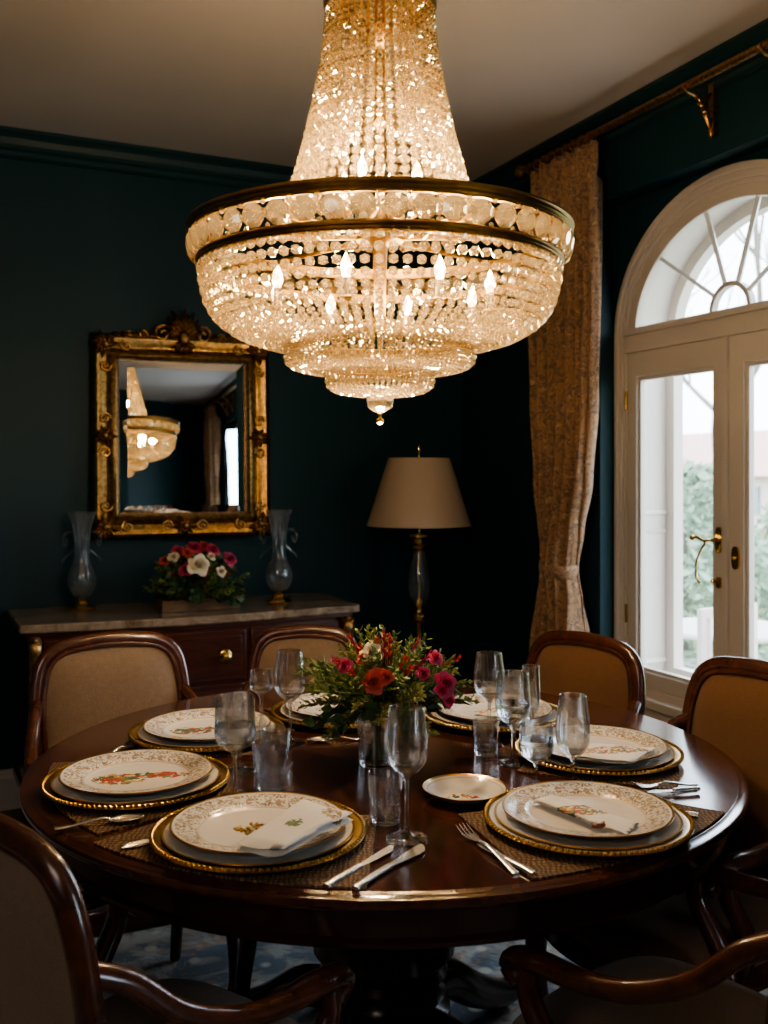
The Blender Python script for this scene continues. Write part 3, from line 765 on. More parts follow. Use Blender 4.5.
ROSE = {k: rose_mb(.024).mesh('rose', m) for k, m in (('coral', m_coral), ('pink', m_pink), ('cream', m_cream))}
SPIKE = [spike_mb(.12, 2).mesh('flower_spike', m_red), spike_mb(.11, 4).mesh('flower_spike', m_pink)]
def put(name, me, root, p, d, roll=0, sc=1):
    o = link(bpy.data.objects.new(name, me)); o.parent = root; o.location = p
    qd = Vector((0,0,1)).rotation_difference(Vector(d).normalized()); o.rotation_euler = (qd.to_matrix() @ Matrix.Rotation(roll, 3, 'Z')).to_euler(); o.scale = (sc,)*3
    return o
TV = .75; vz = onz(377, 764, TV)
vase = thing('flower_vase', 'clear tapered glass vase holding the bouquet in the middle of the table', 'vase', tuple(vz))
o_ = [(.034,0),(.036,.003),(.038,.04),(.041,.08),(.045,.122)]
MB().lathe([(0,0)]+o_+[(q-.003, z) for q, z in reversed(o_[2:])]+[(.033,.010),(0,.008)], 40).build('glass_wall', m_glass, vase)
bq = thing('bouquet', 'bouquet of coral and magenta flowers with feathery green leaves in the glass vase', 'flowers', (vz.x, vz.y, TV+.012))
q = random.Random(11)
for k in range(9):
    a = k*2.4; mb = MB(); mb.sweep(smoothpath([(.018*math.cos(a+2.2),.018*math.sin(a+2.2),.002),(.004*math.cos(a),.004*math.sin(a),.06),(.022*math.cos(a),.022*math.sin(a),.125),(.05*math.cos(a),.05*math.sin(a),.165)],5), (.0028,.0028), 6, (1,0,.1)); mb.build('stem', m_green, bq)
cen = Vector((.018,0,.118))
nsp = 92
for k in range(nsp):
    zc = 1-(k+.5)/nsp*1.28; rr = math.sqrt(max(0, 1-zc*zc)); a = k*2.39996
    d = Vector((rr*math.cos(a), rr*math.sin(a), zc+.10)).normalized()
    typ = 2 if zc < -.02 and k % 2 else (1 if k % 5 in (0,2) else 0)
    put('leaf_sprig', SPR_[typ], bq, cen+d*.012, d+Vector((q.uniform(-.15,.15),q.uniform(-.15,.15),0)), q.uniform(0,6), q.uniform(.95,1.25)*(1.14 if zc < .35 else .95))
def bqpt(px, py, Y): return P(px, py, Y)-Vector(bq.location)
for px, py, Y, c, sc in ((373,681,1.90,'coral',.84),(386,676,1.905,'coral',.6),(447,682,1.92,'pink',.80),(443,690,1.91,'pink',.55),(424,673,1.93,'pink',.5),(344,665,1.94,'pink',.55),(371,651,1.95,'cream',.75),(437,657,1.97,'pink',.55),(363,657,1.95,'coral',.5),(450,700,1.93,'pink',.5)):
    p = bqpt(px, py, Y); put('rose', ROSE[c], bq, p, (p-cen).normalized()+Vector((0,-.6,.2)), q.uniform(0,6), sc)
for px, py, Y, k in ((384,638,1.98,0),(378,642,1.97,0),(390,640,1.99,0),(340,662,1.95,0),(333,660,1.97,1),(410,668,1.92,0),(405,660,1.94,0),(432,652,2.0,1),(455,660,2.0,0),(362,650,1.99,0),(419,640,2.04,1),(352,640,2.05,0)):
    tip = bqpt(px, py, Y); d = (tip-cen).normalized(); put('flower_spike', SPIKE[k], bq, tip-d*.10, d, q.uniform(0,6), .92)

# low flower arrangement in a wooden box on the sideboard
fb = onz(198, 609, SBh)
fbx = thing('planter_box', 'shallow wooden planter box centred on the sideboard under the mirror', 'box', tuple(fb), rzB)
mb = MB(); mb.strip_ring([(-.155,-.05),(.155,-.05),(.155,.05),(-.155,.05)], [(-.147,-.042),(.147,-.042),(.147,.042),(-.147,.042)], 0, .046)
for i, v in enumerate(mb.v): mb.v[i] = (v[0], v[2], v[1])
mb.build('side_panel', M_wood('oiled oak box', (.10,.05,.02), (.22,.12,.055), .5, .1), fbx, smooth=False, bevel=.002)
MB().box(-.148,.148,-.043,.043,.002,.034).build('soil', M_simple('dark soil', (.03,.02,.012), .95, scale=80, bump=.6), fbx, smooth=False)
fa = thing('flower_arrangement', 'low mound of pink, magenta and cream flowers with dark leaves in the planter box', 'flowers', (fb.x, fb.y, SBh+.034), rzB)
for k in range(90):
    zc = 1-(k+.5)/90*1.0; rr = math.sqrt(1-zc*zc); a = k*2.39996
    d = Vector((rr*math.cos(a)*1.25, rr*math.sin(a)*.8, zc+.06)).normalized()
    put('leaf_sprig', SPR_[2 if k % 3 else 0], fa, d*.02+Vector((0,0,.01)), d, q.uniform(0,6), q.uniform(1.25,1.6))
Mi = Matrix.Rotation(-rzB, 3, 'Z')
for px, py, Y, c, sc in ((200,564,3.78,'cream',1.5),(186,569,3.79,'pink',.95),(231,558,3.85,'pink',1.0),(174,556,3.85,'cream',.8),(178,550,3.88,'pink',1.0),(195,546,3.9,'pink',1.05),(214,549,3.9,'pink',1.0),(222,571,3.8,'cream',.75),(205,545,3.95,'coral',.9),(165,560,3.88,'coral',.8),(212,556,3.84,'cream',.6),(188,552,3.86,'coral',.8)):
    p = Mi @ (P(px, py, Y)-Vector(fa.location)); put('rose', ROSE[c], fa, p, p.normalized()+Vector((.3,-.8,.2)), q.uniform(0,6), sc)
for k in range(14):
    a = 2.4*k; d = Vector((math.cos(a)*.9, math.sin(a)*.5-.2, .8)).normalized(); put('flower_spike', SPIKE[1 if k % 2 else 0], fa, d*.04, d, a, 1.15)

# ------------------------------------------------------------------ floor lamp in the corner
lp = P(419, 525, 4.35); 
lamp = thing('floor_lamp', 'brass and glass column lamp with cream cone shade in the dark corner', 'lamp', (lp.x, lp.y, 0))
zs = lambda y: H-(y-HY)/F*4.35
mb = MB(); n = 48; prof = [(.228, zs(525.5)), (.134, zs(458)), (.1325, zs(458)), (.2265, zs(525.5))]
mb.lathe(prof+[prof[0]], n); mb.build('lamp_shade', m_shade, lamp)
mb = MB(); mb.lathe([(.004,zs(458)-.01),(.004,zs(452)),(.010,zs(451)),(.012,zs(448)),(.006,zs(445.5)),(0,zs(445))], 14); 
for k in range(3):
    a = 2*PI*k/3; mb.sweep([(0,0,zs(458)-.01),(.133*math.cos(a),.133*math.sin(a),zs(458)-.008)], (.002,.002), 6)
mb.build('finial', m_brass, lamp)
MB().lathe([(0,zs(500)),(.02,zs(500)),(.018,zs(515)),(.014,zs(520)),(.011,zs(526)),(.011,zs(533)),(.056,zs(534)),(.058,zs(536.5)),(.034,zs(538.5)),(.028,zs(543)),(.036,zs(546)),(.034,zs(549)),(.026,zs(551)),(0,zs(551.5))], 28).build('neck', m_brass, lamp)
g_ = [(.024,zs(551)),(.030,zs(558)),(.040,zs(570)),(.050,zs(583)),(.046,zs(594)),(.032,zs(602)),(.024,zs(606))]
MB().lathe(g_+[(r_-.003, z) for r_, z in reversed(g_)]+[g_[0]], 32).build('glass_column', m_vase, lamp)
MB().lathe([(0,zs(551)),(.007,zs(551)),(.007,zs(606)),(0,zs(606))], 12).build('rod', m_brass, lamp)
zz = zs(600)
MB().lathe([(0,zs(599)),(.020,zs(599)),(.024,zs(603)),(.020,zs(607)),(.023,zs(611)),(.042,zs(614)),(.044,zs(617)),(.036,zs(621)),(.020,zs(623)),(.018,zs(630)),(.022,.60),(.022,.30),(.030,.27),(.030,.24),(.020,.22),(.024,.10),(.05,.07),(.13,.05),(.16,.03),(.165,0),(0,0)], 32).build('stand', m_brass, lamp)

# ------------------------------------------------------------------ rug
rug = MB(); rug.box(-1.45, 1.0, .55, 3.2, .0005, .010)
tag(rug.build('rug', m_rug, smooth=False), 'blue and cream patterned rug lying under the dining table', 'rug')

# ------------------------------------------------------------------ dining table
TC = Vector((0, 2.118, 0)); TR = .727
tb = thing('dining_table', 'round polished mahogany dining table on a turned pedestal', 'table', tuple(TC))
MB().lathe([(0,TV-.028),(TR-.03,TV-.028),(TR-.020,TV-.030),(TR-.012,TV-.026),(TR-.003,TV-.020),(TR,TV-.013),(TR-.002,TV-.006),(TR-.010,TV-.003),(TR-.014,TV-.0035),(TR-.018,TV),(TR-.0188,TV),(TR-.024,TV),(TR-.06,TV),(0,TV)], 128).build('tabletop', m_table, tb, angle=50)
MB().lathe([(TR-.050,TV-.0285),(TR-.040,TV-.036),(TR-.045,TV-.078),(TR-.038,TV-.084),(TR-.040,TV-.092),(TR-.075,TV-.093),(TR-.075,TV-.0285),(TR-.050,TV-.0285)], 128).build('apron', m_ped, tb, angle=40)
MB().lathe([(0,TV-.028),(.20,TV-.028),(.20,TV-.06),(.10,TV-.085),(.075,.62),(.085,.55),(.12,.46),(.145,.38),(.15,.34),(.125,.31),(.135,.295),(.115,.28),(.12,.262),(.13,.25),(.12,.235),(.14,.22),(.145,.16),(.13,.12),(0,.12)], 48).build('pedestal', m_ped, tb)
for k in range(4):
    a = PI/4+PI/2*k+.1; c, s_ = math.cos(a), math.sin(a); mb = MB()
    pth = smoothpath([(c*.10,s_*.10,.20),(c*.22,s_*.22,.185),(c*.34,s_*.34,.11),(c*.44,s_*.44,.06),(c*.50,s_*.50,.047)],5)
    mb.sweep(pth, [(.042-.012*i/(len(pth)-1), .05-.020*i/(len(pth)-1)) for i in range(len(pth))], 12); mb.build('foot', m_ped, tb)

# ------------------------------------------------------------------ dining armchair (faces local +y)
def chair_mesh():
    back_y = lambda z: -.205-(z-.42)*.15
    outl = smoothpath([(-.168,.43),(-.186,.56),(-.197,.70),(-.196,.80),(-.178,.876),(-.135,.912),(-.06,.924),(0,.927),(.06,.924),(.135,.912),(.178,.876),(.196,.80),(.197,.70),(.186,.56),(.168,.43)], 6)
    d = {}
    mb = MB(); mb.sweep([(x, back_y(z), z) for x, z in outl], (.021,.017), 12, (0,1,0))
    mb.sweep([(x, back_y(z)+.016, z) for x, z in [(x*.93, .43+(z-.43)*.975) for x, z in outl]], (.007,.006), 8, (0,1,0))
    mb.sweep([(-.172,back_y(.475),.475),(0,back_y(.475)-.004,.47),(.172,back_y(.475),.475)], (.022,.016), 10, (0,0,1)); d['back_frame'] = (mb, 'w')
    # upholstered panel
    def hw(z):
        pts = [(x, zz) for x, zz in outl if x >= 0]; pts.sort(key=lambda p: p[1])
        for (x0,z0),(x1,z1) in zip(pts, pts[1:]):
            if z0 <= z <= z1: return x0+(x1-x0)*(z-z0)/max(1e-6, z1-z0)
        return pts[-1][0]
    zs_ = [.475+(.908-.475)*((1-math.cos(PI*i/2/22))*.0+i/22) for i in range(23)]
    nx = 16
    def fr(u, v):
        z = .472+(.909-.472)*v; w = max(.012, hw(z)-.014); x = (2*u-1)*w
        return (x, back_y(z)+.008+.030*(1-(2*u-1)**4)*(1-(2*v-1)**6), z)
    def bk(u, v):
        z = .472+(.909-.472)*v; w = max(.012, hw(z)-.014); x = (2*u-1)*w
        return (x, back_y(z)-.010-.010*(1-(2*u-1)**4)*(1-(2*v-1)**6), z)
    mb = MB(); mb.grid(fr, nx, 24); mb.grid(bk, nx, 24)
    ring_i = [0]; nn = (nx+1)*25
    edge = [i for i in range(nx+1)] + [j*(nx+1)+nx for j in range(1,25)] + [24*(nx+1)+i for i in range(nx-1,-1,-1)] + [j*(nx+1) for j in range(23,0,-1)]
    mb.f += [(edge[k], edge[(k+1)%len(edge)], nn+edge[(k+1)%len(edge)], nn+edge[k]) for k in range(len(edge))]
    d['backrest'] = (mb, 'u')
    # seat cushion: rounded trapezoid
    def seat_ring(ins, z, n=48):
        out = []
        for k in range(n):
            a = 2*PI*k/n; ex = .42
            cx = math.copysign(abs(math.cos(a))**ex, math.cos(a)); cy = math.copysign(abs(math.sin(a))**ex, math.sin(a))
            y = cy*(.225-ins)+.0; w = (.215+.025*(cy*.5+.5))-ins; yy = y+(.025*(1-cx*cx) if cy > 0 else 0)
            out.append((cx*w, yy, z))
        return out
    mb = MB(); mb.loops([seat_ring(.004,.405), seat_ring(-.006,.418), seat_ring(-.010,.44), seat_ring(-.004,.460), seat_ring(.015,.474), seat_ring(.06,.486), seat_ring(.12,.492), seat_ring(.18,.494)]); d['seat'] = (mb, 'u')
    mb = MB(); mb.loops([seat_ring(.012,.345), seat_ring(.004,.352), seat_ring(.002,.40), seat_ring(.006,.406)]); d['seat_rail'] = (mb, 'w')
    for s in (-1, 1):
        mb = MB(); pth = smoothpath([(s*.197,back_y(.765)+.006,.775),(s*.213,-.200,.748),(s*.232,-.135,.690),(s*.246,-.05,.652),(s*.252,.03,.640),(s*.252,.10,.639),(s*.249,.150,.632),(s*.246,.170,.612),(s*.245,.154,.590)], 6)
        m = len(pth); mb.sweep(pth, [(.017+.009*math.exp(-((i/m-.62)/.14)**2)-(.006*max(0,(i/m-.85)/.15)), .0165) for i in range(m)], 12, (0,0,1)); d['arm%d' % s] = (mb, 'w')
        mb = MB(); pth = smoothpath([(s*.247,.128,.636),(s*.250,.128,.58),(s*.248,.085,.51),(s*.240,.062,.455),(s*.228,.075,.40),(s*.226,.080,.36)], 6); m = len(pth)
        mb.sweep(pth, [(.016+.004*math.sin(PI*i/m), .018+.006*(i/m)) for i in range(m)], 10, (1,0,0)); d['arm_support%d' % s] = (mb, 'w')
        mb = MB(); pth = smoothpath([(s*.200,.195,.40),(s*.214,.212,.34),(s*.212,.212,.25),(s*.200,.200,.12),(s*.200,.204,.04),(s*.205,.216,.006)], 6); m = len(pth)
        mb.sweep(pth, [(.030-.016*min(1,i/m*1.3)+.004*max(0,(i/m-.85)/.15), .030-.016*min(1,i/m*1.3)+.004*max(0,(i/m-.85)/.15)) for i in range(m)], 12, (0,1,0)); mb.box(s*.205-.014,s*.205+.014,.20,.228,0,.012); d['legf%d' % s] = (mb, 'w')
        mb = MB(); pth = smoothpath([(s*.168,back_y(.45),.45),(s*.170,-.212,.36),(s*.174,-.228,.2),(s*.180,-.268,.05),(s*.182,-.285,.008)], 6); m = len(pth)
        mb.sweep(pth, [(.021-.006*i/m, .019-.005*i/m) for i in range(m)], 10, (0,1,0)); d['legr%d' % s] = (mb, 'w')
    return {k: v[0].mesh(k, m_chair if v[1] == 'w' else m_uph) for k, v in d.items()}
CH = chair_mesh()
CH2 = {k: (CH[k].copy()) for k in ('backrest', 'seat')}
for m_ in CH2.values(): m_.materials[0] = m_uph2
PN = {'arm-1':'arm','arm1':'arm','arm_support-1':'arm_support','arm_support1':'arm_support','legf-1':'leg','legf1':'leg','legr-1':'leg','legr1':'leg'}
def chair(B, Fd, label, sc=1, amber=False, wx=1):
    """B = middle of the back's foot print at the top rail, Fd = where it faces"""
    f = Vector((Fd[0], Fd[1], 0)).normalized(); loc = Vector((B[0], B[1], 0))+f*.27*sc
    sc *= .962; r = thing('dining_chair', label, 'chair', tuple(loc), math.atan2(-f.x, f.y), 'dining armchairs around the table'); r.scale = (sc*wx,sc,sc)
    for k, me in CH.items():
        if amber and k in CH2: me = CH2[k]
        o = link(bpy.data.objects.new(PN.get(k, k), me)); o.parent = r
        if 'arm' in k and 'support' in k: pass
    r.location.z = .0105
    return r
chair((-.722,2.64), (.48,-.877), 'mahogany armchair with taupe back in front of the sideboard\'s left end, full back in view')
chair((-.235,3.00), (.02,-1), 'mahogany armchair behind the bouquet, its back against the sideboard\'s right end', .96, False, .86)
chair((.565,2.80), (-.74,-.67), 'mahogany armchair with amber brown back in front of the curtain', .97, True)
chair((.845,2.235), (-.85,-.5), 'mahogany armchair below the window at the right edge of the picture', 1, True)
chair((.658,1.353), (-.68,.73), 'nearest armchair on the right, only its front arm and seat in view')
chair((-.345-.165,1.47-.213), (.61,.79), 'nearest armchair on the left, seen from behind in shadow')

# ------------------------------------------------------------------ place settings
PS = [  # x, y, words
    (-.201, 1.608, 'nearest the camera on the left'), (.339, 1.671, 'nearest the camera on the right'), (-.464, 1.879, 'at the far left of the table'),
    (-.394, 2.232, 'in front of the chair by the sideboard'), (-.100, 2.425, 'behind the bouquet on the left'), (.262, 2.390, 'behind the bouquet on the right'), (.443, 2.073, 'by the window, behind the flute glass')]
who = ['front left setting, under the draped napkin', 'front right setting, beside the crossed fork', 'far left setting, nearest the table\'s left edge', 'setting before the chair at the sideboard\'s left end',
       'setting half hidden by the bouquet\'s left side', 'setting half hidden by the bouquet\'s right side', 'right hand setting, behind the flute']
CR = .172
def annulus_mat(x, y, half):
    v = Vector((x-TC.x, y-TC.y)); rho = v.length; a0 = math.atan2(v.y, v.x); r0, r1 = rho-.145, min(rho+.155, TR-.022); n = 20; mb = MB()
    ring = [(r1*math.cos(a0+half*(-1+2*i/n)), r1*math.sin(a0+half*(-1+2*i/n))) for i in range(n+1)]
    half2 = min(half*1.15, .14/max(r0,.05)); ring += [(r0*math.cos(a0+half2*(1-2*i/n)), r0*math.sin(a0+half2*(1-2*i/n))) for i in range(n+1)]
    ring = [(a+TC.x-x, b+TC.y-y) for a, b in ring]
    mb.loops([[(a,b,0) for a,b in ring], [(a,b,.003) for a,b in ring]]); return mb
charger_prof = [(0,.0035),(.10,.0035),(.118,.0045),(.150,.011),(.168,.0145),(.172,.013),(.172,.011),(.165,.010),(.148,.007),(.120,0),(0,0)]
def charger_mesh():
    mb = MB(); mb.lathe(charger_prof, 96); return mb.mesh('charger_plate', m_charger)
def beads_mesh():
    mb = MB()
    for k in range(110):
        a = 2*PI*k/110; mb.ico(.0042, Matrix.Translation((.1685*math.cos(a), .1685*math.sin(a), .0140)), 1)
    return mb.mesh('beaded_rim', m_charger)
m_chw = M_plate('ivory charger glaze', .10, .172, (.72,.64,.53), None, False, .010)
CHG, BDS = charger_mesh(), beads_mesh()
CHGW = CHG.copy(); CHGW.materials[0] = m_chw
def plate_mesh(r, foot, depth, rimw, m, name):
    k = r-rimw
    prof = [(0,.004),(k*.86,.004),(k*.95,.006),(k,depth*.75),(k+.003,depth*.85),(r-.002,depth+.004),(r,depth+.0045),(r,depth+.0025),(k+.004,depth*.85-.004),(k,depth*.5),(k*.95,.0015),(foot,0),(foot-.003,-.001),(0,-.001)]
    mb = MB(); mb.lathe(prof, 96); return mb.mesh(name, m)
m_dp = M_plate('white china dinner plate', .118, .154, (.80,.77,.72), None, False, .004)
DPL = plate_mesh(.154, .09, .0075, .036, m_dp, 'dinner_plate')

motifs = {0: [(-.02,-.02,.02,.012,.55)], 1: [(.0,.0,.02,.01,.6)], 2: [(-.030,-.010,.040,.026,.30),(.035,.018,.046,.016,.33)], 3: [(-.035,-.012,.038,.024,.32),(.03,.015,.040,.018,.36)], 4: [(0,0,.05,.03,.36)], 5: [(.0,.0,.04,.02,.40)], 6: [(.03,-.03,.02,.01,.6)]}
TOPZ = {}
for i, (x, y, w) in enumerate(PS):
    rz = math.atan2(y-TC.y, x-TC.x)+PI/2
    o = annulus_mat(x, y, .34 if i < 3 else .36).build('placemat', m_mat, smooth=False, loc=(x,y,TV+.0004)); tag(o, 'brown woven placemat under the ' + who[i], 'placemat', 'woven placemats')
    o = link(bpy.data.objects.new('charger_plate', CHGW if i == 1 else CHG)); o.location = (x,y,TV+.0036)
    tag(o, ('ivory charger with beaded gold rim, ' if i == 1 else 'gold charger with beaded rim, ') + who[i], 'plate', 'charger plates')
    b = link(bpy.data.objects.new('beaded_rim', BDS)); b.parent = o
    o = link(bpy.data.objects.new('dinner_plate', DPL)); o.location = (x,y,TV+.0085); tag(o, 'white dinner plate, ' + who[i], 'plate', 'white dinner plates')
    m = M_plate('floral china %d' % i, .098, .141, (.82,.77,.70), motifs[i], True, .004, seed=i*1.37)
    o = link(bpy.data.objects.new('soup_plate', plate_mesh(.141, .075, .015, .040, m, 'soup_plate'))); o.location = (x,y,TV+.0137)
    tag(o, 'gilt flowered soup plate, ' + who[i], 'plate', 'soup plates'); TOPZ[i] = TV+.0137

# napkins
def napkin(corners, label, m, thick=.007, lift=0, wav=.004, layers=2):
    """folded cloth over the four corners (world points, counter-clockwise); fold on the last edge"""
    cs = [Vector(c) for c in corners]; c0 = sum(cs, Vector())/4
    mb = MB(); nu, nv = 26, 16
    for L in range(layers):
        def base(u, v, L=L):
            k = .03*L; u2 = k+u*(1-k*(1.3 if L else 1)); p = cs[0].lerp(cs[1], u2).lerp(cs[3].lerp(cs[2], u2), v)-c0
            w = wav*(math.sin(u*7+L*1.3)*math.cos(v*4+L)+.5*math.sin(v*9+u*3))
            return p+Vector((0,0,thick*L*.9+w*(.3+u)+lift*u*u*math.sin(PI*(.2+.6*v))))
        top = lambda u, v: tuple(base(u,v)+Vector((0,0,thick*.75*(1-(2*v-1)**8)*(1-(2*u-1)**10))))
        bot = lambda u, v: tuple(base(u,v))
        b0 = len(mb.v); mb.grid(top, nu, nv); b1 = len(mb.v); mb.grid(bot, nu, nv)
        edge = list(range(nu+1))+[j*(nu+1)+nu for j in range(1,nv+1)]+[nv*(nu+1)+i for i in range(nu-1,-1,-1)]+[j*(nu+1) for j in range(nv-1,0,-1)]
        mb.f += [(b0+edge[k], b0+edge[(k+1)%len(edge)], b1+edge[(k+1)%len(edge)], b1+edge[k]) for k in range(len(edge))]
    o = mb.build('napkin', m, angle=60, loc=tuple(c0)); tag(o, label, 'napkin', 'folded napkins'); return o
golds = [(.35,.20,.06),(.25,.13,.05),(.45,.30,.12)]; flor = [(.45,.18,.05),(.14,.20,.07),(.42,.10,.05),(.50,.33,.08),(.10,.16,.06)]
m_nap1 = M_napkin('ivory napkin with gold stitching', [(.055,.030,.016,.026,golds),(.0,-.01,.014,.014,[(.12,.17,.06),(.2,.2,.08)])])
m_nap2 = M_napkin('ivory napkin with floral stitching', [(.0,.0,.075,.024,flor)])
def oz(px, py, z): return onz(px, py, z)
napkin([oz(234,851,.789), oz(284,861,.790), oz(354,822,.800), oz(302,804,.806)], 'ivory napkin with gold stitching draped over the front left soup plate', m_nap1, .010, .010, .0025, 2)
napkin([oz(531,801,.776), oz(627,838,.779), oz(640,826,.781), oz(548,795,.777)], 'narrow folded napkin with floral stitching on the front right soup plate', m_nap2, .004, 0, .001, 2)
napkin([oz(566,757,.782), oz(632,766,.782), oz(656,751,.786), oz(590,745,.784)], 'folded napkin with green floral stitching on the plate by the window', m_nap2, .005, .004, .002, 2)
napkin([oz(472,716,.784), oz(515,722,.784), oz(536,712,.792), oz(497,706,.788)], 'folded napkin on the plate behind the bouquet\'s right side', m_nap2, .006, .006, .002, 2)
# sprigs of herbs and blossom lying on the front left plate
m_yel = M_leaf('yellow blossom', (.45,.28,.05), (.62,.45,.16)); m_brn = M_leaf('red brown petals', (.20,.05,.03), (.34,.12,.06))
def garnish(c, r, n, mats, label, seed, sq=.5):
    qq = random.Random(seed); root = thing('flower_garnish', label, 'garnish', tuple(c), 0, 'small garnishes on the plates')
    for mi, (nm, mt) in enumerate(mats):
        mb = MB()
        for k in range(n):
            a, rr = qq.uniform(0,2*PI), r*math.sqrt(qq.random()); p = Vector((rr*math.cos(a)*(.6 if mi else 1)+(-.3*r if mi == 0 else .35*r*mi), rr*math.sin(a)*sq, qq.uniform(.002,.011)))
            mb.ico(qq.uniform(.004,.0065), Matrix.Translation(p) @ Matrix.Rotation(qq.uniform(0,3),4,'Z') @ Matrix.Rotation(qq.uniform(-.6,.6),4,'X'), 1, (1.4,.8,.45))
        mb.build(nm, mt, root)
garnish(oz(261,833,.781), .032, 22, [('blossom', m_yel), ('petal', m_brn), ('leaf', m_green)], 'yellow blossom and herb garnish beside the napkin on the front left plate', 3)
garnish(oz(288,826,.797), .011, 10, [('leaf', m_green2)], 'small green herb sprig lying on the draped napkin', 5)
garnish(oz(602,829,.791), .010, 9, [('petal', M_leaf('russet petals', (.36,.12,.06), (.50,.22,.12)))], 'russet petals at the end of the front right napkin', 9, .6)

# little side dish
dish = onz(465.0, 797.5, TV); k = .077
MB_ = MB(); MB_.lathe([(0,.004),(.040,.004),(.052,.007),(.066,.014),(.077,.0205),(.0775,.0195),(.066,.011),(.052,.003),(.036,0),(0,0)], 64)
o = MB_.build('side_dish', M_plate('small ivory dish', .070, .0775, (.78,.72,.64), [(-.005,-.008,.026,.014,.36)], False, .004, 4.2), loc=(dish.x, dish.y, TV)); tag(o, 'small round ivory side dish standing alone between the front settings', 'dish')

# ------------------------------------------------------------------ cutlery
def cut_root(name, label, cat, head, tail, z):
    h, t = Vector(head), Vector(tail); d = h-t; r = thing(name, label, cat, (t.x, t.y, z), math.atan2(d.y, d.x), 'silver cutlery'); return r, d.length
def handle_mb(L, w=.0075, h=.0022, arch_=.006):
    pth = smoothpath([(0,0,.0026),(.02,0,.0032),(L*.5,0,.004+arch_*.4),(L*.85,0,.0045+arch_),(L,0,.003+arch_*.6)],5); m = len(pth)
    mb = MB(); mb.sweep(pth, [(w*(1-.62*math.sin(PI*.5*min(1,i/m*1.1)))*(.6 if i == 0 else 1), h) for i in range(m)], 10, (0,0,1)); return mb
def fork(head, tail, label, z=TV):
    r, L = cut_root('fork', label, 'fork', head, tail, z); hL = L*.62; handle_mb(hL).build('handle', m_silver, r)
    mb = MB(); pl = smoothpath([(hL-.004,.003),(hL+.012,.006),(hL+.030,.0105),(hL+.042,.0115)],4)
    ring = [(x,y) for x,y in pl]+[(x,-y) for x,y in reversed(pl)]
    zf = lambda x: .0068-.004*math.sin(PI*min(1,max(0,(x-hL)/(L-hL))))+.004*((x-hL)/(L-hL))**2
    mb.loops([[(x,y,zf(x)) for x,y in ring], [(x,y,zf(x)+.0016) for x,y in ring]])
    for k in range(4):
        y = -.0098+.00653*k; xs = [hL+.038+(L-hL-.038)*i/5 for i in range(6)]
        mb.sweep([(x, y, zf(x)+.0008) for x in xs], [(.0018-.0002*i, .0010) for i in range(6)], 6, (0,0,1))
    mb.build('tines', m_silver, r)
def spoon(head, tail, label, z=TV, bw=.016):
    r, L = cut_root('spoon', label, 'spoon', head, tail, z); hL = L-.052; handle_mb(hL).build('handle', m_silver, r)
    mb = MB()
    def fn(u, v):
        a = 2*PI*u; rr = v; x = hL+.024+rr*.029*math.cos(a); y = rr*bw*math.sin(a)*(1-.12*math.cos(a)); return (x, y, .0010+.0065*rr*rr)
    mb.grid(fn, 28, 6); o = mb.build('bowl', m_silver, r); s_ = o.modifiers.new('thick','SOLIDIFY'); s_.thickness = .0012; s_.offset = 1
def knife(head, tail, label, z=TV, bw=.009):
    r, L = cut_root('knife', label, 'knife', head, tail, z); hL = L*.47
    pth = [(0,0,.004),(.01,0,.0045),(hL*.5,0,.0045),(hL,0,.004)]
    mb = MB(); mb.sweep(smoothpath(pth,5), [(.0068 if i > 1 else .0058, .0040) for i in range(16)], 12, (0,0,1)); mb.build('handle', m_silver, r)
    pts = smoothpath([(hL-.002,-.004),(hL+.015,-.006),(L*.75,-bw),(L-.02,-bw),(L,.002),(L-.015,.006),(L*.75,.006),(hL,.004)],4)
    mb = MB(); mb.loops([[(x,y,.0028) for x,y in pts], [(x,y,.0044) for x,y in pts]]); mb.build('blade', m_silver, r)
t_ = lambda px, py: onz(px, py, TV+.003)
knife(t_(394,846), t_(326,887), 'silver dinner knife right of the front left plate, nearer the plate')
knife(t_(423,845), t_(355,889), 'broad silver knife in front of the centre wine glass', bw=.014)
fork(t_(461,829), t_(516,873), 'silver fork with tines up left of the front right charger')
knife(t_(478,844), t_(534,875), 'silver knife lying beside the fork, left of the front right charger')
spoon(t_(143,820), t_(54,830.5), 'silver spoon in front of the far left charger', TV+.0035)
spoon(t_(122,851), t_(158,836), 'silver spoon tip showing left of the front left charger', TV+.0035) if False else None
fork(t_(121,850), t_(172,829.5), 'silver fork half hidden under the front left charger', TV+.0002) if False else None
sp0 = onz(121, 850, TV+.003)
spoon((sp0.x, sp0.y, TV), (sp0.x+.075, sp0.y+.055, TV), 'small silver spoon at the left rim of the front left charger', TV+.0003, .011)
fork(t_(634,790), t_(697,786), 'silver fork lying on the placemat edge right of the window setting', TV+.0036)
knife(t_(645,795), t_(699,791), 'silver knife below the fork right of the window setting', TV+.0036)
knife(t_(668,813.5), t_(698,818), 'short silver butter knife right of the front right charger', TV+.0036)
fork(t_(136,747), t_(104,757), 'silver fork left of the plate before the sideboard chair', TV+.0036)
spoon(t_(307,741), t_(362,738.5), 'silver spoon in front of the plate left of the bouquet', TV+.0005)

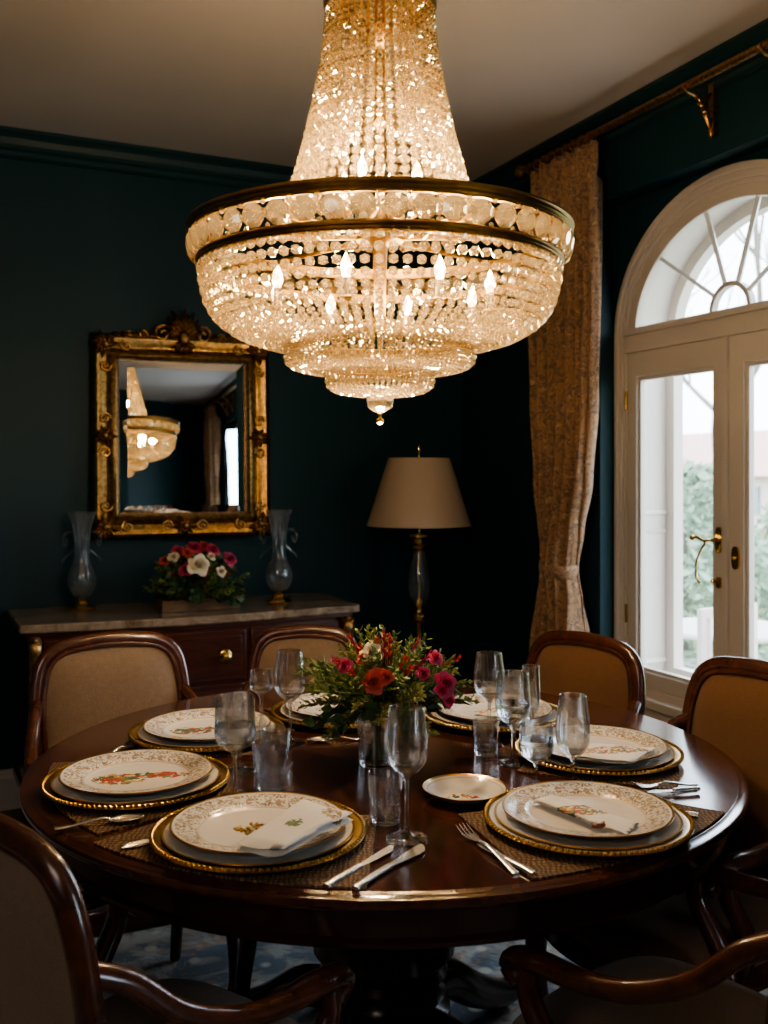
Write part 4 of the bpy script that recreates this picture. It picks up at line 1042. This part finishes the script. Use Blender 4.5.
# ------------------------------------------------------------------ glassware
def stem_glass(name, px, py, h, rmax, rrim, bowl, base, label, fill=0, cat='glass', pos=None):
    b = Vector((*pos, TV)) if pos else onz(px, py, TV)
    r = thing(name, label, cat, (b.x, b.y, TV+.0004), R.uniform(0,3), 'glasses on the table')
    zb = h-bowl
    stem = [(0,0),(base,0),(base,.0018),(base*.6,.004),(.009,.008),(.0045,.014),(.0036,zb*.5),(.0040,zb-.012),(.007,zb-.003)]
    bp = smoothpath([(.007,zb-.003),(rmax*.55,zb+bowl*.06),(rmax*.90,zb+bowl*.20),(rmax,zb+bowl*.38),(rmax*.97,zb+bowl*.6),((rmax+rrim)/2*.98,zb+bowl*.8),(rrim,h)],4)
    th = .0014
    inn = [(max(0,q-th*(1.6 if z < zb+.02 else 1)), z+(.0025 if z < zb+.02 else 0)) for q, z in bp[3:]]
    MB().lathe(stem[:-1]+bp+[(rrim-th*.5,h+.0006)]+list(reversed(inn))+[(0,inn[0][1])], 40).build('bowl', m_glass, r)
    if fill:
        zf = zb+bowl*fill; ip = [(q-.0004, z) for q, z in inn if z < zf]; MB().lathe([(0,inn[0][1]+.0006)]+ip+[(ip[-1][0],zf),(0,zf)], 32).build('water', m_water, r)
    return r
def tumbler(px, py, h, r0, r1, label, cut=False, pos=None, fill=0):
    b = Vector((*pos, TV)) if pos else onz(px, py, TV)
    r = thing('tumbler', label, 'glass', (b.x, b.y, TV+.0004), R.uniform(0,3), 'glasses on the table')
    wob = (lambda a, z: 1-.035*abs(math.sin(a*8))) if cut else None
    MB().lathe([(0,0),(r0-.002,0),(r0,.002),(r0+(r1-r0)*.5,h*.5),(r1,h),(r1-.0008,h+.0006),(r1-.0016,h),(r0+(r1-r0)*.5-.0016,h*.5),(r0-.002,.012),(r0-.006,.009),(0,.008)], 48, wob=wob).build('cup', m_glass, r, angle=50)
    if fill:
        MB().lathe([(0,.0086),(r0-.007,.0095),(r0-.0026,.013),(r0+(r1-r0)*fill-.0022,h*fill),(0,h*fill)], 40).build('water', m_water, r)
stem_glass('wine_glass', 290, 744, .203, .0345, .027, .108, .033, 'tall empty wine glass left of the bouquet, in front of the back chair')
stem_glass('wine_glass', 241, 752, .150, .031, .025, .085, .030, 'empty wine glass behind the water goblet in the left cluster', pos=(-.286,1.985))
stem_glass('cocktail_glass', 262, 742, .168, .026, .024, .048, .030, 'tall stemmed liqueur glass between two wine glasses, left cluster', pos=(-.262,2.135))
stem_glass('water_goblet', 235, 798, .182, .0375, .036, .098, .034, 'wide water goblet at the front of the left cluster', .5)
tumbler(271, 789, .078, .027, .031, 'cut glass tumbler at the right of the left cluster, on bare wood', True)
tumbler(250, 768, .060, .023, .028, 'short cut crystal tumbler tucked behind the water goblet', True, pos=(-.232,1.965))
tumbler(272, 742, .062, .026, .030, 'plain low tumbler beside the tall wine glass, left of the bouquet', pos=(-.222,2.065))
stem_glass('wine_glass', 406.5, 836, .212, .0345, .029, .108, .034, 'tall empty wine glass in front of the vase, centre of table', pos=(.0366,1.612))
tumbler(385.5, 823, .083, .0255, .030, 'straight clear tumbler standing left of the centre wine glass', pos=(.0025,1.692))
stem_glass('wine_glass', 487, 745, .198, .0345, .028, .100, .031, 'tall wine glass right of the bouquet, rearmost of the right cluster', pos=(.229,2.175))
stem_glass('water_goblet', 513, 768, .184, .0365, .032, .105, .033, 'half full wine glass in the middle of the right cluster', .42, pos=(.262,2.030))
tumbler(492, 754, .070, .0245, .028, 'short tumbler left of the half full wine glass', pos=(.214,2.098))
stem_glass('champagne_flute', 531, 748, .172, .021, .019, .110, .028, 'narrow flute hidden behind the half full wine glass', pos=(.318,2.165))
stem_glass('water_goblet', 538, 796, .122, .0330, .031, .070, .028, 'short water goblet right of the side dish', .6, pos=(.284,1.865))
stem_glass('champagne_flute', 574, 790, .170, .0325, .0255, .116, .029, 'tulip flute at the right of the right cluster, beside the window setting', pos=(.3565,1.887))

# ------------------------------------------------------------------ chandelier
CHL = thing('crystal_chandelier', 'large gilt chandelier of crystal bead strings hanging over the table', 'chandelier', (-.0085, 2.118, 0))
zy = lambda y: H+(HY-y)/F*2.118
ZTOP, ZRIM, ZLOW = 2.335, 1.838, 1.772
mb = MB(); mb.lathe([(0,CEIL),(.075,CEIL),(.078,CEIL-.008),(.060,CEIL-.022),(.022,CEIL-.040),(.014,CEIL-.055),(0,CEIL-.055)], 32); mb.build('ceiling_rose', m_chgold, CHL)
mb = MB()
for k in range(9):
    zc = CEIL-.065-.030*k; pts = [(.011*math.cos(2*PI*i/14)*(1 if k%2 else 0), .011*math.cos(2*PI*i/14)*(0 if k%2 else 1), zc+.020*math.sin(2*PI*i/14)) for i in range(14)]
    mb.sweep(pts, (.003,.003), 6, (1,0,0) if k%2 == 0 else (0,1,0), closed=True)
mb.build('chain', m_chgold, CHL)
MB().lathe([(0,2.425),(.012,2.42),(.03,2.40),(.075,2.385),(.108,2.365),(.118,2.352),(.120,2.34),(.120,2.325),(.116,2.318),(.112,2.318),(.112,2.345),(0,2.36)], 64).build('top_ring', m_chgold, CHL)
MB().lathe([(0,2.40),(.012,2.40),(.012,2.29),(.030,2.275),(.034,2.26),(.022,2.245),(.010,2.235),(.010,2.10),(.018,2.09),(.018,2.08),(.009,2.07),(.009,1.86),(.02,1.85),(.05,1.84),(.05,1.83),(.016,1.82),(.012,1.70),(.012,1.64),(0,1.64)], 24).build('stem', m_chgold, CHL)
def ringprof(r, z, h, w):
    return [(r-w,z-h),(r,z-h),(r+.004,z-h*.75),(r+.001,z-h*.45),(r+.005,z-h*.1),(r+.002,z+h*.3),(r+.007,z+h*.6),(r+.006,z+h),(r-w,z+h),(r-w,z-h)]
MB().lathe(ringprof(.398, ZRIM, .0115, .012), 128).build('upper_ring', m_chgold, CHL, angle=30)
MB().lathe(ringprof(.378, ZLOW, .0095, .012), 128).build('lower_ring', m_chgold, CHL, angle=30)
mb = MB()
for k in range(8):
    a = 2*PI*k/8; mb.sweep([(.04*math.cos(a),.04*math.sin(a),1.838),(.39*math.cos(a),.39*math.sin(a),1.838)], (.0035,.006), 6)
mb.build('spoke_frame', m_chgold, CHL)
def strand(path, rb0, rb1, gap=1.0):
    """beads strung along (r,z) path, radius from rb0 to rb1"""
    pts = smoothpath(path, 14); mb = MB(); L = [0]
    for a, b in zip(pts, pts[1:]): L.append(L[-1]+math.dist(a, b))
    s_ = 0; T = L[-1]; i = 0
    while s_ < T:
        t = s_/T; rb = rb0+(rb1-rb0)*t
        while i < len(L)-2 and L[i+1] < s_: i += 1
        f = (s_-L[i])/max(1e-9, L[i+1]-L[i]); r_ = pts[i][0]+(pts[i+1][0]-pts[i][0])*f; z = pts[i][1]+(pts[i+1][1]-pts[i][1])*f
        mb.ico(rb, Matrix.Translation((r_,0,z)) @ Matrix.Rotation(s_*97,4,'Z') @ Matrix.Rotation(s_*31,4,'X'), 1)
        s_ += rb*2*gap
    return mb.mesh('strand', m_bead, smooth=False)
def around(name, me, n, off=0, parent=CHL):
    for k in range(n):
        o = link(bpy.data.objects.new(name, me)); o.parent = parent; o.rotation_euler = (0,0,2*PI*(k+off)/n)
up = strand([(.112,2.325),(.118,2.24),(.131,2.16),(.147,2.08),(.166,2.00),(.187,1.93),(.212,1.852)], .0058, .0118, 1.06)
around('upper_strand', up, 48)
bow_ = strand([(.374,ZLOW-.012),(.371,1.735),(.360,1.69),(.332,1.652),(.288,1.626),(.240,1.611),(.196,1.603)], .0112, .0062, 1.02)
around('bowl_strand', bow_, 92)
inner = strand([(.060,2.30),(.060,2.24),(.066,2.17),(.08,2.09),(.095,2.02)], .0055, .009, 1.1)
around('inner_strand', inner, 14)
t1 = strand([(.198,1.622),(.199,1.604),(.199,1.586),(.196,1.572),(.182,1.562),(.155,1.556),(.115,1.552)], .0066, .0048, .98)
t2 = strand([(.112,1.568),(.113,1.550),(.113,1.534),(.108,1.521),(.092,1.512),(.068,1.507),(.045,1.504)], .0060, .0042, .98)
around('tier_strand', t1, 92); around('lower_tier_strand', t2, 58)
MB().lathe([(.188,1.612),(.200,1.612),(.202,1.620),(.196,1.626),(.186,1.624),(.188,1.612)], 72).build('tier_ring', m_chgold, CHL)
MB().lathe([(.103,1.560),(.114,1.560),(.116,1.567),(.110,1.572),(.101,1.570),(.103,1.560)], 56).build('tier_ring', m_chgold, CHL)
# octagon drops of the band, each with a little top button
mb = MB(); M0 = Matrix.Translation((.393,0,1.803)) @ Matrix.Rotation(.22,4,'Y')
oc = lambda s, x: [(x, s*math.cos(PI/8+PI/4*k)*1.04, s*math.sin(PI/8+PI/4*k)) for k in range(8)]
mb.loops([oc(.012,-.008), oc(.0235,-.002), oc(.0235,.003), oc(.013,.010)], M=M0); OCT = mb.mesh('octagon_crystal', m_oct, smooth=False)
mb = MB(); mb.ico(.0055, Matrix.Translation((.397,.0265,1.823)), 1); mb.ico(.0055, Matrix.Translation((.384,.0265,1.784)), 1); mb.ico(.007, Matrix.Translation((.390,.0265,1.803)), 1); BTN = mb.mesh('crystal_button', m_bead, smooth=False)
mb = MB()
for k in (0, 1): mb.sweep(smoothpath([(.398,-.022,1.826),(.400,0,1.829-.0),(.398,.022,1.826)],3), (.0018,.0018), 5)
CLIP = mb.mesh('clip', m_chgold)
for k in range(46):
    o = link(bpy.data.objects.new('octagon_crystal', OCT)); o.parent = CHL; o.rotation_euler = (0,0,2*PI*k/46)
    b = link(bpy.data.objects.new('crystal_button', BTN)); b.parent = o
    b = link(bpy.data.objects.new('clip', CLIP)); b.parent = o
# bottom ball and finial
mb = MB(); mb.ico(.030, Matrix.Translation((0,0,1.492)), 2, (1,1,.86)); mb.build('crystal_ball', m_oct, CHL, smooth=False)
MB().lathe([(0,1.470),(.007,1.468),(.003,1.463),(.003,1.458),(.0075,1.454),(.0085,1.448),(.005,1.443),(0,1.441)], 14).build('finial', m_chgold, CHL)
MB().lathe([(0,1.525),(.02,1.523),(.024,1.518),(.010,1.514),(0,1.514)], 16).build('ball_cap', m_chgold, CHL)
# candle bulbs on arms: upper pair ring inside the cone and lower ring inside the bowl
pos = []
for k in range(4): a = PI/4+PI/2*k+.35; pos.append((.085*math.cos(a), .085*math.sin(a), 1.955))
for k in range(8): a = 2*PI*(k+.5)/8+.12; pos.append((.235*math.cos(a), .235*math.sin(a), 1.722))
for (x, y, z) in pos:
    r_ = math.hypot(x, y); c, s_ = x/r_, y/r_
    mb = MB(); mb.sweep(smoothpath([(c*.012,s_*.012,z-.055),(c*r_*.5,s_*r_*.5,z-.085),(x*.95,y*.95,z-.080),(x,y,z-.055)],5), (.0035,.0035), 8); mb.lathe([(0,-.056),(.016,-.056),(.018,-.050),(.012,-.046),(0,-.046)], 14, Matrix.Translation((x,y,z))); arm = mb.build('candle_arm', m_chgold, CHL)
    MB().lathe([(0,-.048),(.0085,-.048),(.0085,-.012),(0,-.012)], 12).build('candle_sleeve', m_bow, arm, loc=(x,y,z))
    MB().lathe([(0,-.012),(.006,-.011),(.0105,.002),(.0105,.010),(.006,.024),(0,.036)], 14).build('bulb', m_bulb, arm, loc=(x,y,z))
def area(name, loc, tgt, sx, sy, e, col):
    l = bpy.data.lights.new(name, 'AREA'); l.shape = 'RECTANGLE'; l.size = sx; l.size_y = sy; l.energy = e; l.color = col
    o = link(bpy.data.objects.new(name, l)); o.location = loc; o.rotation_euler = (Vector(tgt)-Vector(loc)).to_track_quat('-Z','Y').to_euler(); return o
area('warm_fill', (-1.0,-.9,2.35), (-.1,2.1,.8), 1.2, .9, 10, (1,.78,.58))  # added warm fill behind the camera; the room has no fixture there
area('cool_rear_fill', (-1.3,-1.5,1.9), (.7,3.6,1.2), 1.0, 1.4, 4, (.66,.83,1))  # added cool fill near the front wall, which has no window
area('window_daylight', tuple(pR(W2s, oR+.09+.34, 1.42)), (0,2.7,.8), 1.0, 1.7, 45, (.66,.83,1))
sun = bpy.data.lights.new('daylight', 'SUN'); sun.energy = 5; sun.angle = math.radians(80); sun.color = (.72,.86,1)
so = link(bpy.data.objects.new('daylight', sun)); so.rotation_euler = Vector((-nR.x,-nR.y-.1,-.42)).to_track_quat('-Z','Y').to_euler(); so.location = (5,3,4)
def point(name, loc, e, col, size):
    l = bpy.data.lights.new(name, 'POINT'); l.energy = e; l.color = col; l.shadow_soft_size = size
    o = link(bpy.data.objects.new(name, l)); o.location = loc; return o
WARM = (1,.68,.34)
for (x, y, z) in pos: point('bulb_light', (x-.0085, y+2.118, z+.012), 3.6 if z < 1.8 else 8.0, WARM, .02)
point('table_fill', (-.0085, 2.118, 1.395), 11, (1,.74,.46), .03)  # added fill in the air below the finial, lights the table; no bulb there

# ------------------------------------------------------------------ outside
m_lawn = M_simple('garden lawn', (.22,.24,.10), .95, var=.4, scale=3, bump=.2)
m_pav = M_simple('pale terrace paving', (.50,.46,.40), .9, var=.15, scale=5)
gd = MB(); gd.add([tuple(pR(s, o, -.35)) for s, o in ((-14,2.75),(30,2.75),(40,60),(-20,60))], [(0,1,2,3)]); struct(gd.build('ground_outside', m_lawn, smooth=False))
tr = MB(); qb(tr, -3, 9, 2.76, 6.2, -.40, -.33); struct(tr.build('terrace_outside', m_pav, smooth=False))
m_bark = M_simple('grey bark', (.20,.17,.15), .9, var=.3, scale=12, bump=.4)
def bare_tree(loc, hgt, seed, label):
    qq = random.Random(seed); root = thing('bare_tree', label, 'tree', tuple(loc)); tw = MB(); mb = MB()
    def grow(p, d, L, r, lv, tgt):
        pts = [p]; dd = d.copy()
        for i in range(4): dd = (dd+Vector((qq.uniform(-.16,.16),qq.uniform(-.16,.16),.05))).normalized(); pts.append(pts[-1]+dd*L/4)
        t = mb if lv < 2 else tw; t.sweep(pts, [(r*(1-.13*i),)*2 for i in range(5)], 6 if lv < 2 else 4, (.3,.2,1))
        if lv < 5:
            for k in range(3 if lv < 4 else 2):
                b = pts[qq.choice((2,3,4))]; e = (dd+Vector((qq.uniform(-.9,.9),qq.uniform(-.9,.9),qq.uniform(-.1,.5)))).normalized(); grow(b, e, L*qq.uniform(.6,.82), r*.55, lv+1, None)
    grow(Vector((0,0,0)), Vector((.05,0,1)), hgt*.33, hgt*.018, 0, None)
    mb.build('trunk', m_bark, root); tw.build('branches', m_bark, root)
g0 = lambda px, Y: Vector(((px-CX)/F*Y, Y, -.35))
bare_tree(g0(712, 15.5), 8.0, 5, 'bare winter tree with spreading branches outside the window')
bare_tree(g0(640, 20), 9.0, 9, 'bare winter tree farther off, left of the nearer one outside')
m_hedge = M_leaf('garden shrub leaves', (.20,.28,.19), (.46,.52,.40), .9)
def shrub(loc, r, h, seed, label):
    qq = random.Random(seed); root = thing('garden_shrub', label, 'shrub', tuple(loc)); mb = MB()
    for k in range(3000):
        a = qq.uniform(0,2*PI); zc = qq.random(); rr = r*math.sqrt(max(0,1-(zc*1.05-.1)**2))*qq.uniform(.72,1.03)*(1+.12*math.sin(a*5+zc*9)); p = Vector((rr*math.cos(a), rr*math.sin(a), h*zc))
        d = Vector((qq.uniform(-1,1),qq.uniform(-1,1),qq.uniform(-.4,1))).normalized(); s_ = d.orthogonal().normalized(); l = .062*qq.uniform(.6,1.3)*(r+.3)
        mb.add([p-d*l, p+s_*l*.5, p+d*l, p-s_*l*.5], [(0,1,2,3)])
    mb.build('foliage', m_hedge, root, smooth=False)
    MB().lathe([(0,0),(.05,0),(.035,h*.6),(0,h*.8)], 10).build('stem', m_bark, root)
shrub(g0(684, 9.0), .75, 1.75, 1, 'rounded pale green garden shrub seen through the left casement')
shrub(g0(840, 12.5), 1.05, 1.7, 2, 'broad garden shrub seen behind the window\'s meeting stiles')
shrub(g0(640, 13.5), .95, 2.2, 3, 'tall garden shrub farthest left beyond the window')
shrub(g0(900, 9.0), 1.0, 1.9, 6, 'garden shrub beyond the right casement')
hs = thing('neighbouring_house', 'far pale house with reddish roof beyond the garden shrubs', 'house', tuple(g0(735, 34)), rzR)
MB().box(-6,6,-3,3,0,1.6).build('wall', M_simple('pale render', (.62,.55,.50), .9, var=.08), hs, smooth=False)
mb = MB(); mb.add([(-6.4,-3.4,1.6),(6.4,-3.4,1.6),(6.4,3.4,1.6),(-6.4,3.4,1.6),(-5,0,3.1),(5,0,3.1)], [(0,1,5,4),(2,3,4,5),(1,2,5),(3,0,4),(0,3,2,1)]); mb.build('roof', M_simple('reddish roof tiles', (.55,.33,.28), .85, var=.15, scale=8), hs, smooth=False)
for k in range(4): MB().box(-4.6+2.6*k,-3.6+2.6*k,-3.05,-2.95,.5,1.3).build('window', M_simple('far window glass', (.25,.28,.30), .2), hs, smooth=False)
m_gch = M_simple('weathered garden furniture', (.52,.44,.40), .7, var=.12)
def garden_chair(loc, rz, label):
    r = thing('garden_chair', label, 'chair', tuple(loc), rz, 'garden chairs on the terrace')
    MB().box(-.24,.24,-.22,.22,.42,.45).build('seat', m_gch, r, smooth=False)
    mb = MB(); mb.strip_ring([(-.24,.46),(.24,.46),(.24,.95),(-.24,.95)], [(-.20,.52),(.20,.52),(.20,.90),(-.20,.90)], -.24, -.21)
    for k in range(5): mb.box(-.17+.08*k,-.15+.08*k,-.235,-.215,.5,.92)
    mb.build('backrest', m_gch, r, smooth=False)
    for sx in (-1,1):
        for sy in (-1,1): MB().box(sx*.22-.018,sx*.22+.018,sy*.20-.018,sy*.20+.018,0,.43).build('leg', m_gch, r, smooth=False)
gt = lambda px, Y: Vector(((px-CX)/F*Y, Y, -.33))
garden_chair(gt(694, 5.6), .6, 'white slatted garden chair on the terrace, left of the garden table')
garden_chair(gt(790, 4.9), -1.9, 'white slatted garden chair on the terrace, right of the garden table')
gtb = thing('garden_table', 'round white garden table on the terrace seen through the window', 'table', tuple(gt(728, 6.1)))
MB().lathe([(0,.70),(.42,.70),(.43,.715),(.42,.73),(0,.73)], 32).build('tabletop', m_gch, gtb); MB().lathe([(0,0),(.22,0),(.2,.03),(.04,.06),(.035,.70),(0,.70)], 20).build('pedestal', m_gch, gtb)

# ------------------------------------------------------------------ light, world, camera
w = bpy.data.worlds.new('overcast sky'); bpy.context.scene.world = w; w.use_nodes = True; nt = w.node_tree; nt.nodes.clear()
ow = nt.nodes.new('ShaderNodeOutputWorld'); bg = nt.nodes.new('ShaderNodeBackground'); tc = nt.nodes.new('ShaderNodeTexCoord'); sx = nt.nodes.new('ShaderNodeSeparateXYZ'); rp = nt.nodes.new('ShaderNodeValToRGB')
nt.links.new(tc.outputs['Generated'], sx.inputs[0]); nt.links.new(sx.outputs[2], rp.inputs[0])
rp.color_ramp.elements[0].position = 0; rp.color_ramp.elements[0].color = (.80,.86,.93,1); rp.color_ramp.elements[1].position = .6; rp.color_ramp.elements[1].color = (.72,.86,1,1)
nt.links.new(rp.outputs[0], bg.inputs[0]); bg.inputs[1].default_value = 7.0; nt.links.new(bg.outputs[0], ow.inputs[0])
pl = bpy.data.lights.new('window_portal', 'AREA'); pl.shape = 'RECTANGLE'; pl.size = 1.1; pl.size_y = 1.9; pl.cycles.is_portal = True
po = link(bpy.data.objects.new('window_portal', pl)); c_ = pR(WCs, oR+.09+.27, 1.43); po.location = c_
po.rotation_euler = Vector((-nR.x,-nR.y,0)).to_track_quat('-Z', 'Z').to_euler()

cam = bpy.data.cameras.new('camera'); co = link(bpy.data.objects.new('camera', cam)); co.location = (0,0,H); co.rotation_euler = (PI/2,0,0)
cam.sensor_fit = 'VERTICAL'; cam.sensor_height = 24; cam.lens = 24*F/1024; cam.shift_y = -(512-HY)/1024
cam.clip_start = .05; cam.clip_end = 200
cam.dof.use_dof = True; cam.dof.focus_distance = 1.95; cam.dof.aperture_fstop = 3.2
sc = bpy.context.scene; sc.camera = co
sc.view_settings.view_transform = 'AgX'; sc.view_settings.look = 'AgX - Medium High Contrast'; sc.view_settings.exposure = 0.3
cy = sc.cycles; cy.max_bounces = 10; cy.diffuse_bounces = 3; cy.glossy_bounces = 5; cy.transmission_bounces = 10; cy.transparent_max_bounces = 24
cy.caustics_reflective = False; cy.caustics_refractive = False; cy.sample_clamp_indirect = 6; cy.use_denoising = True
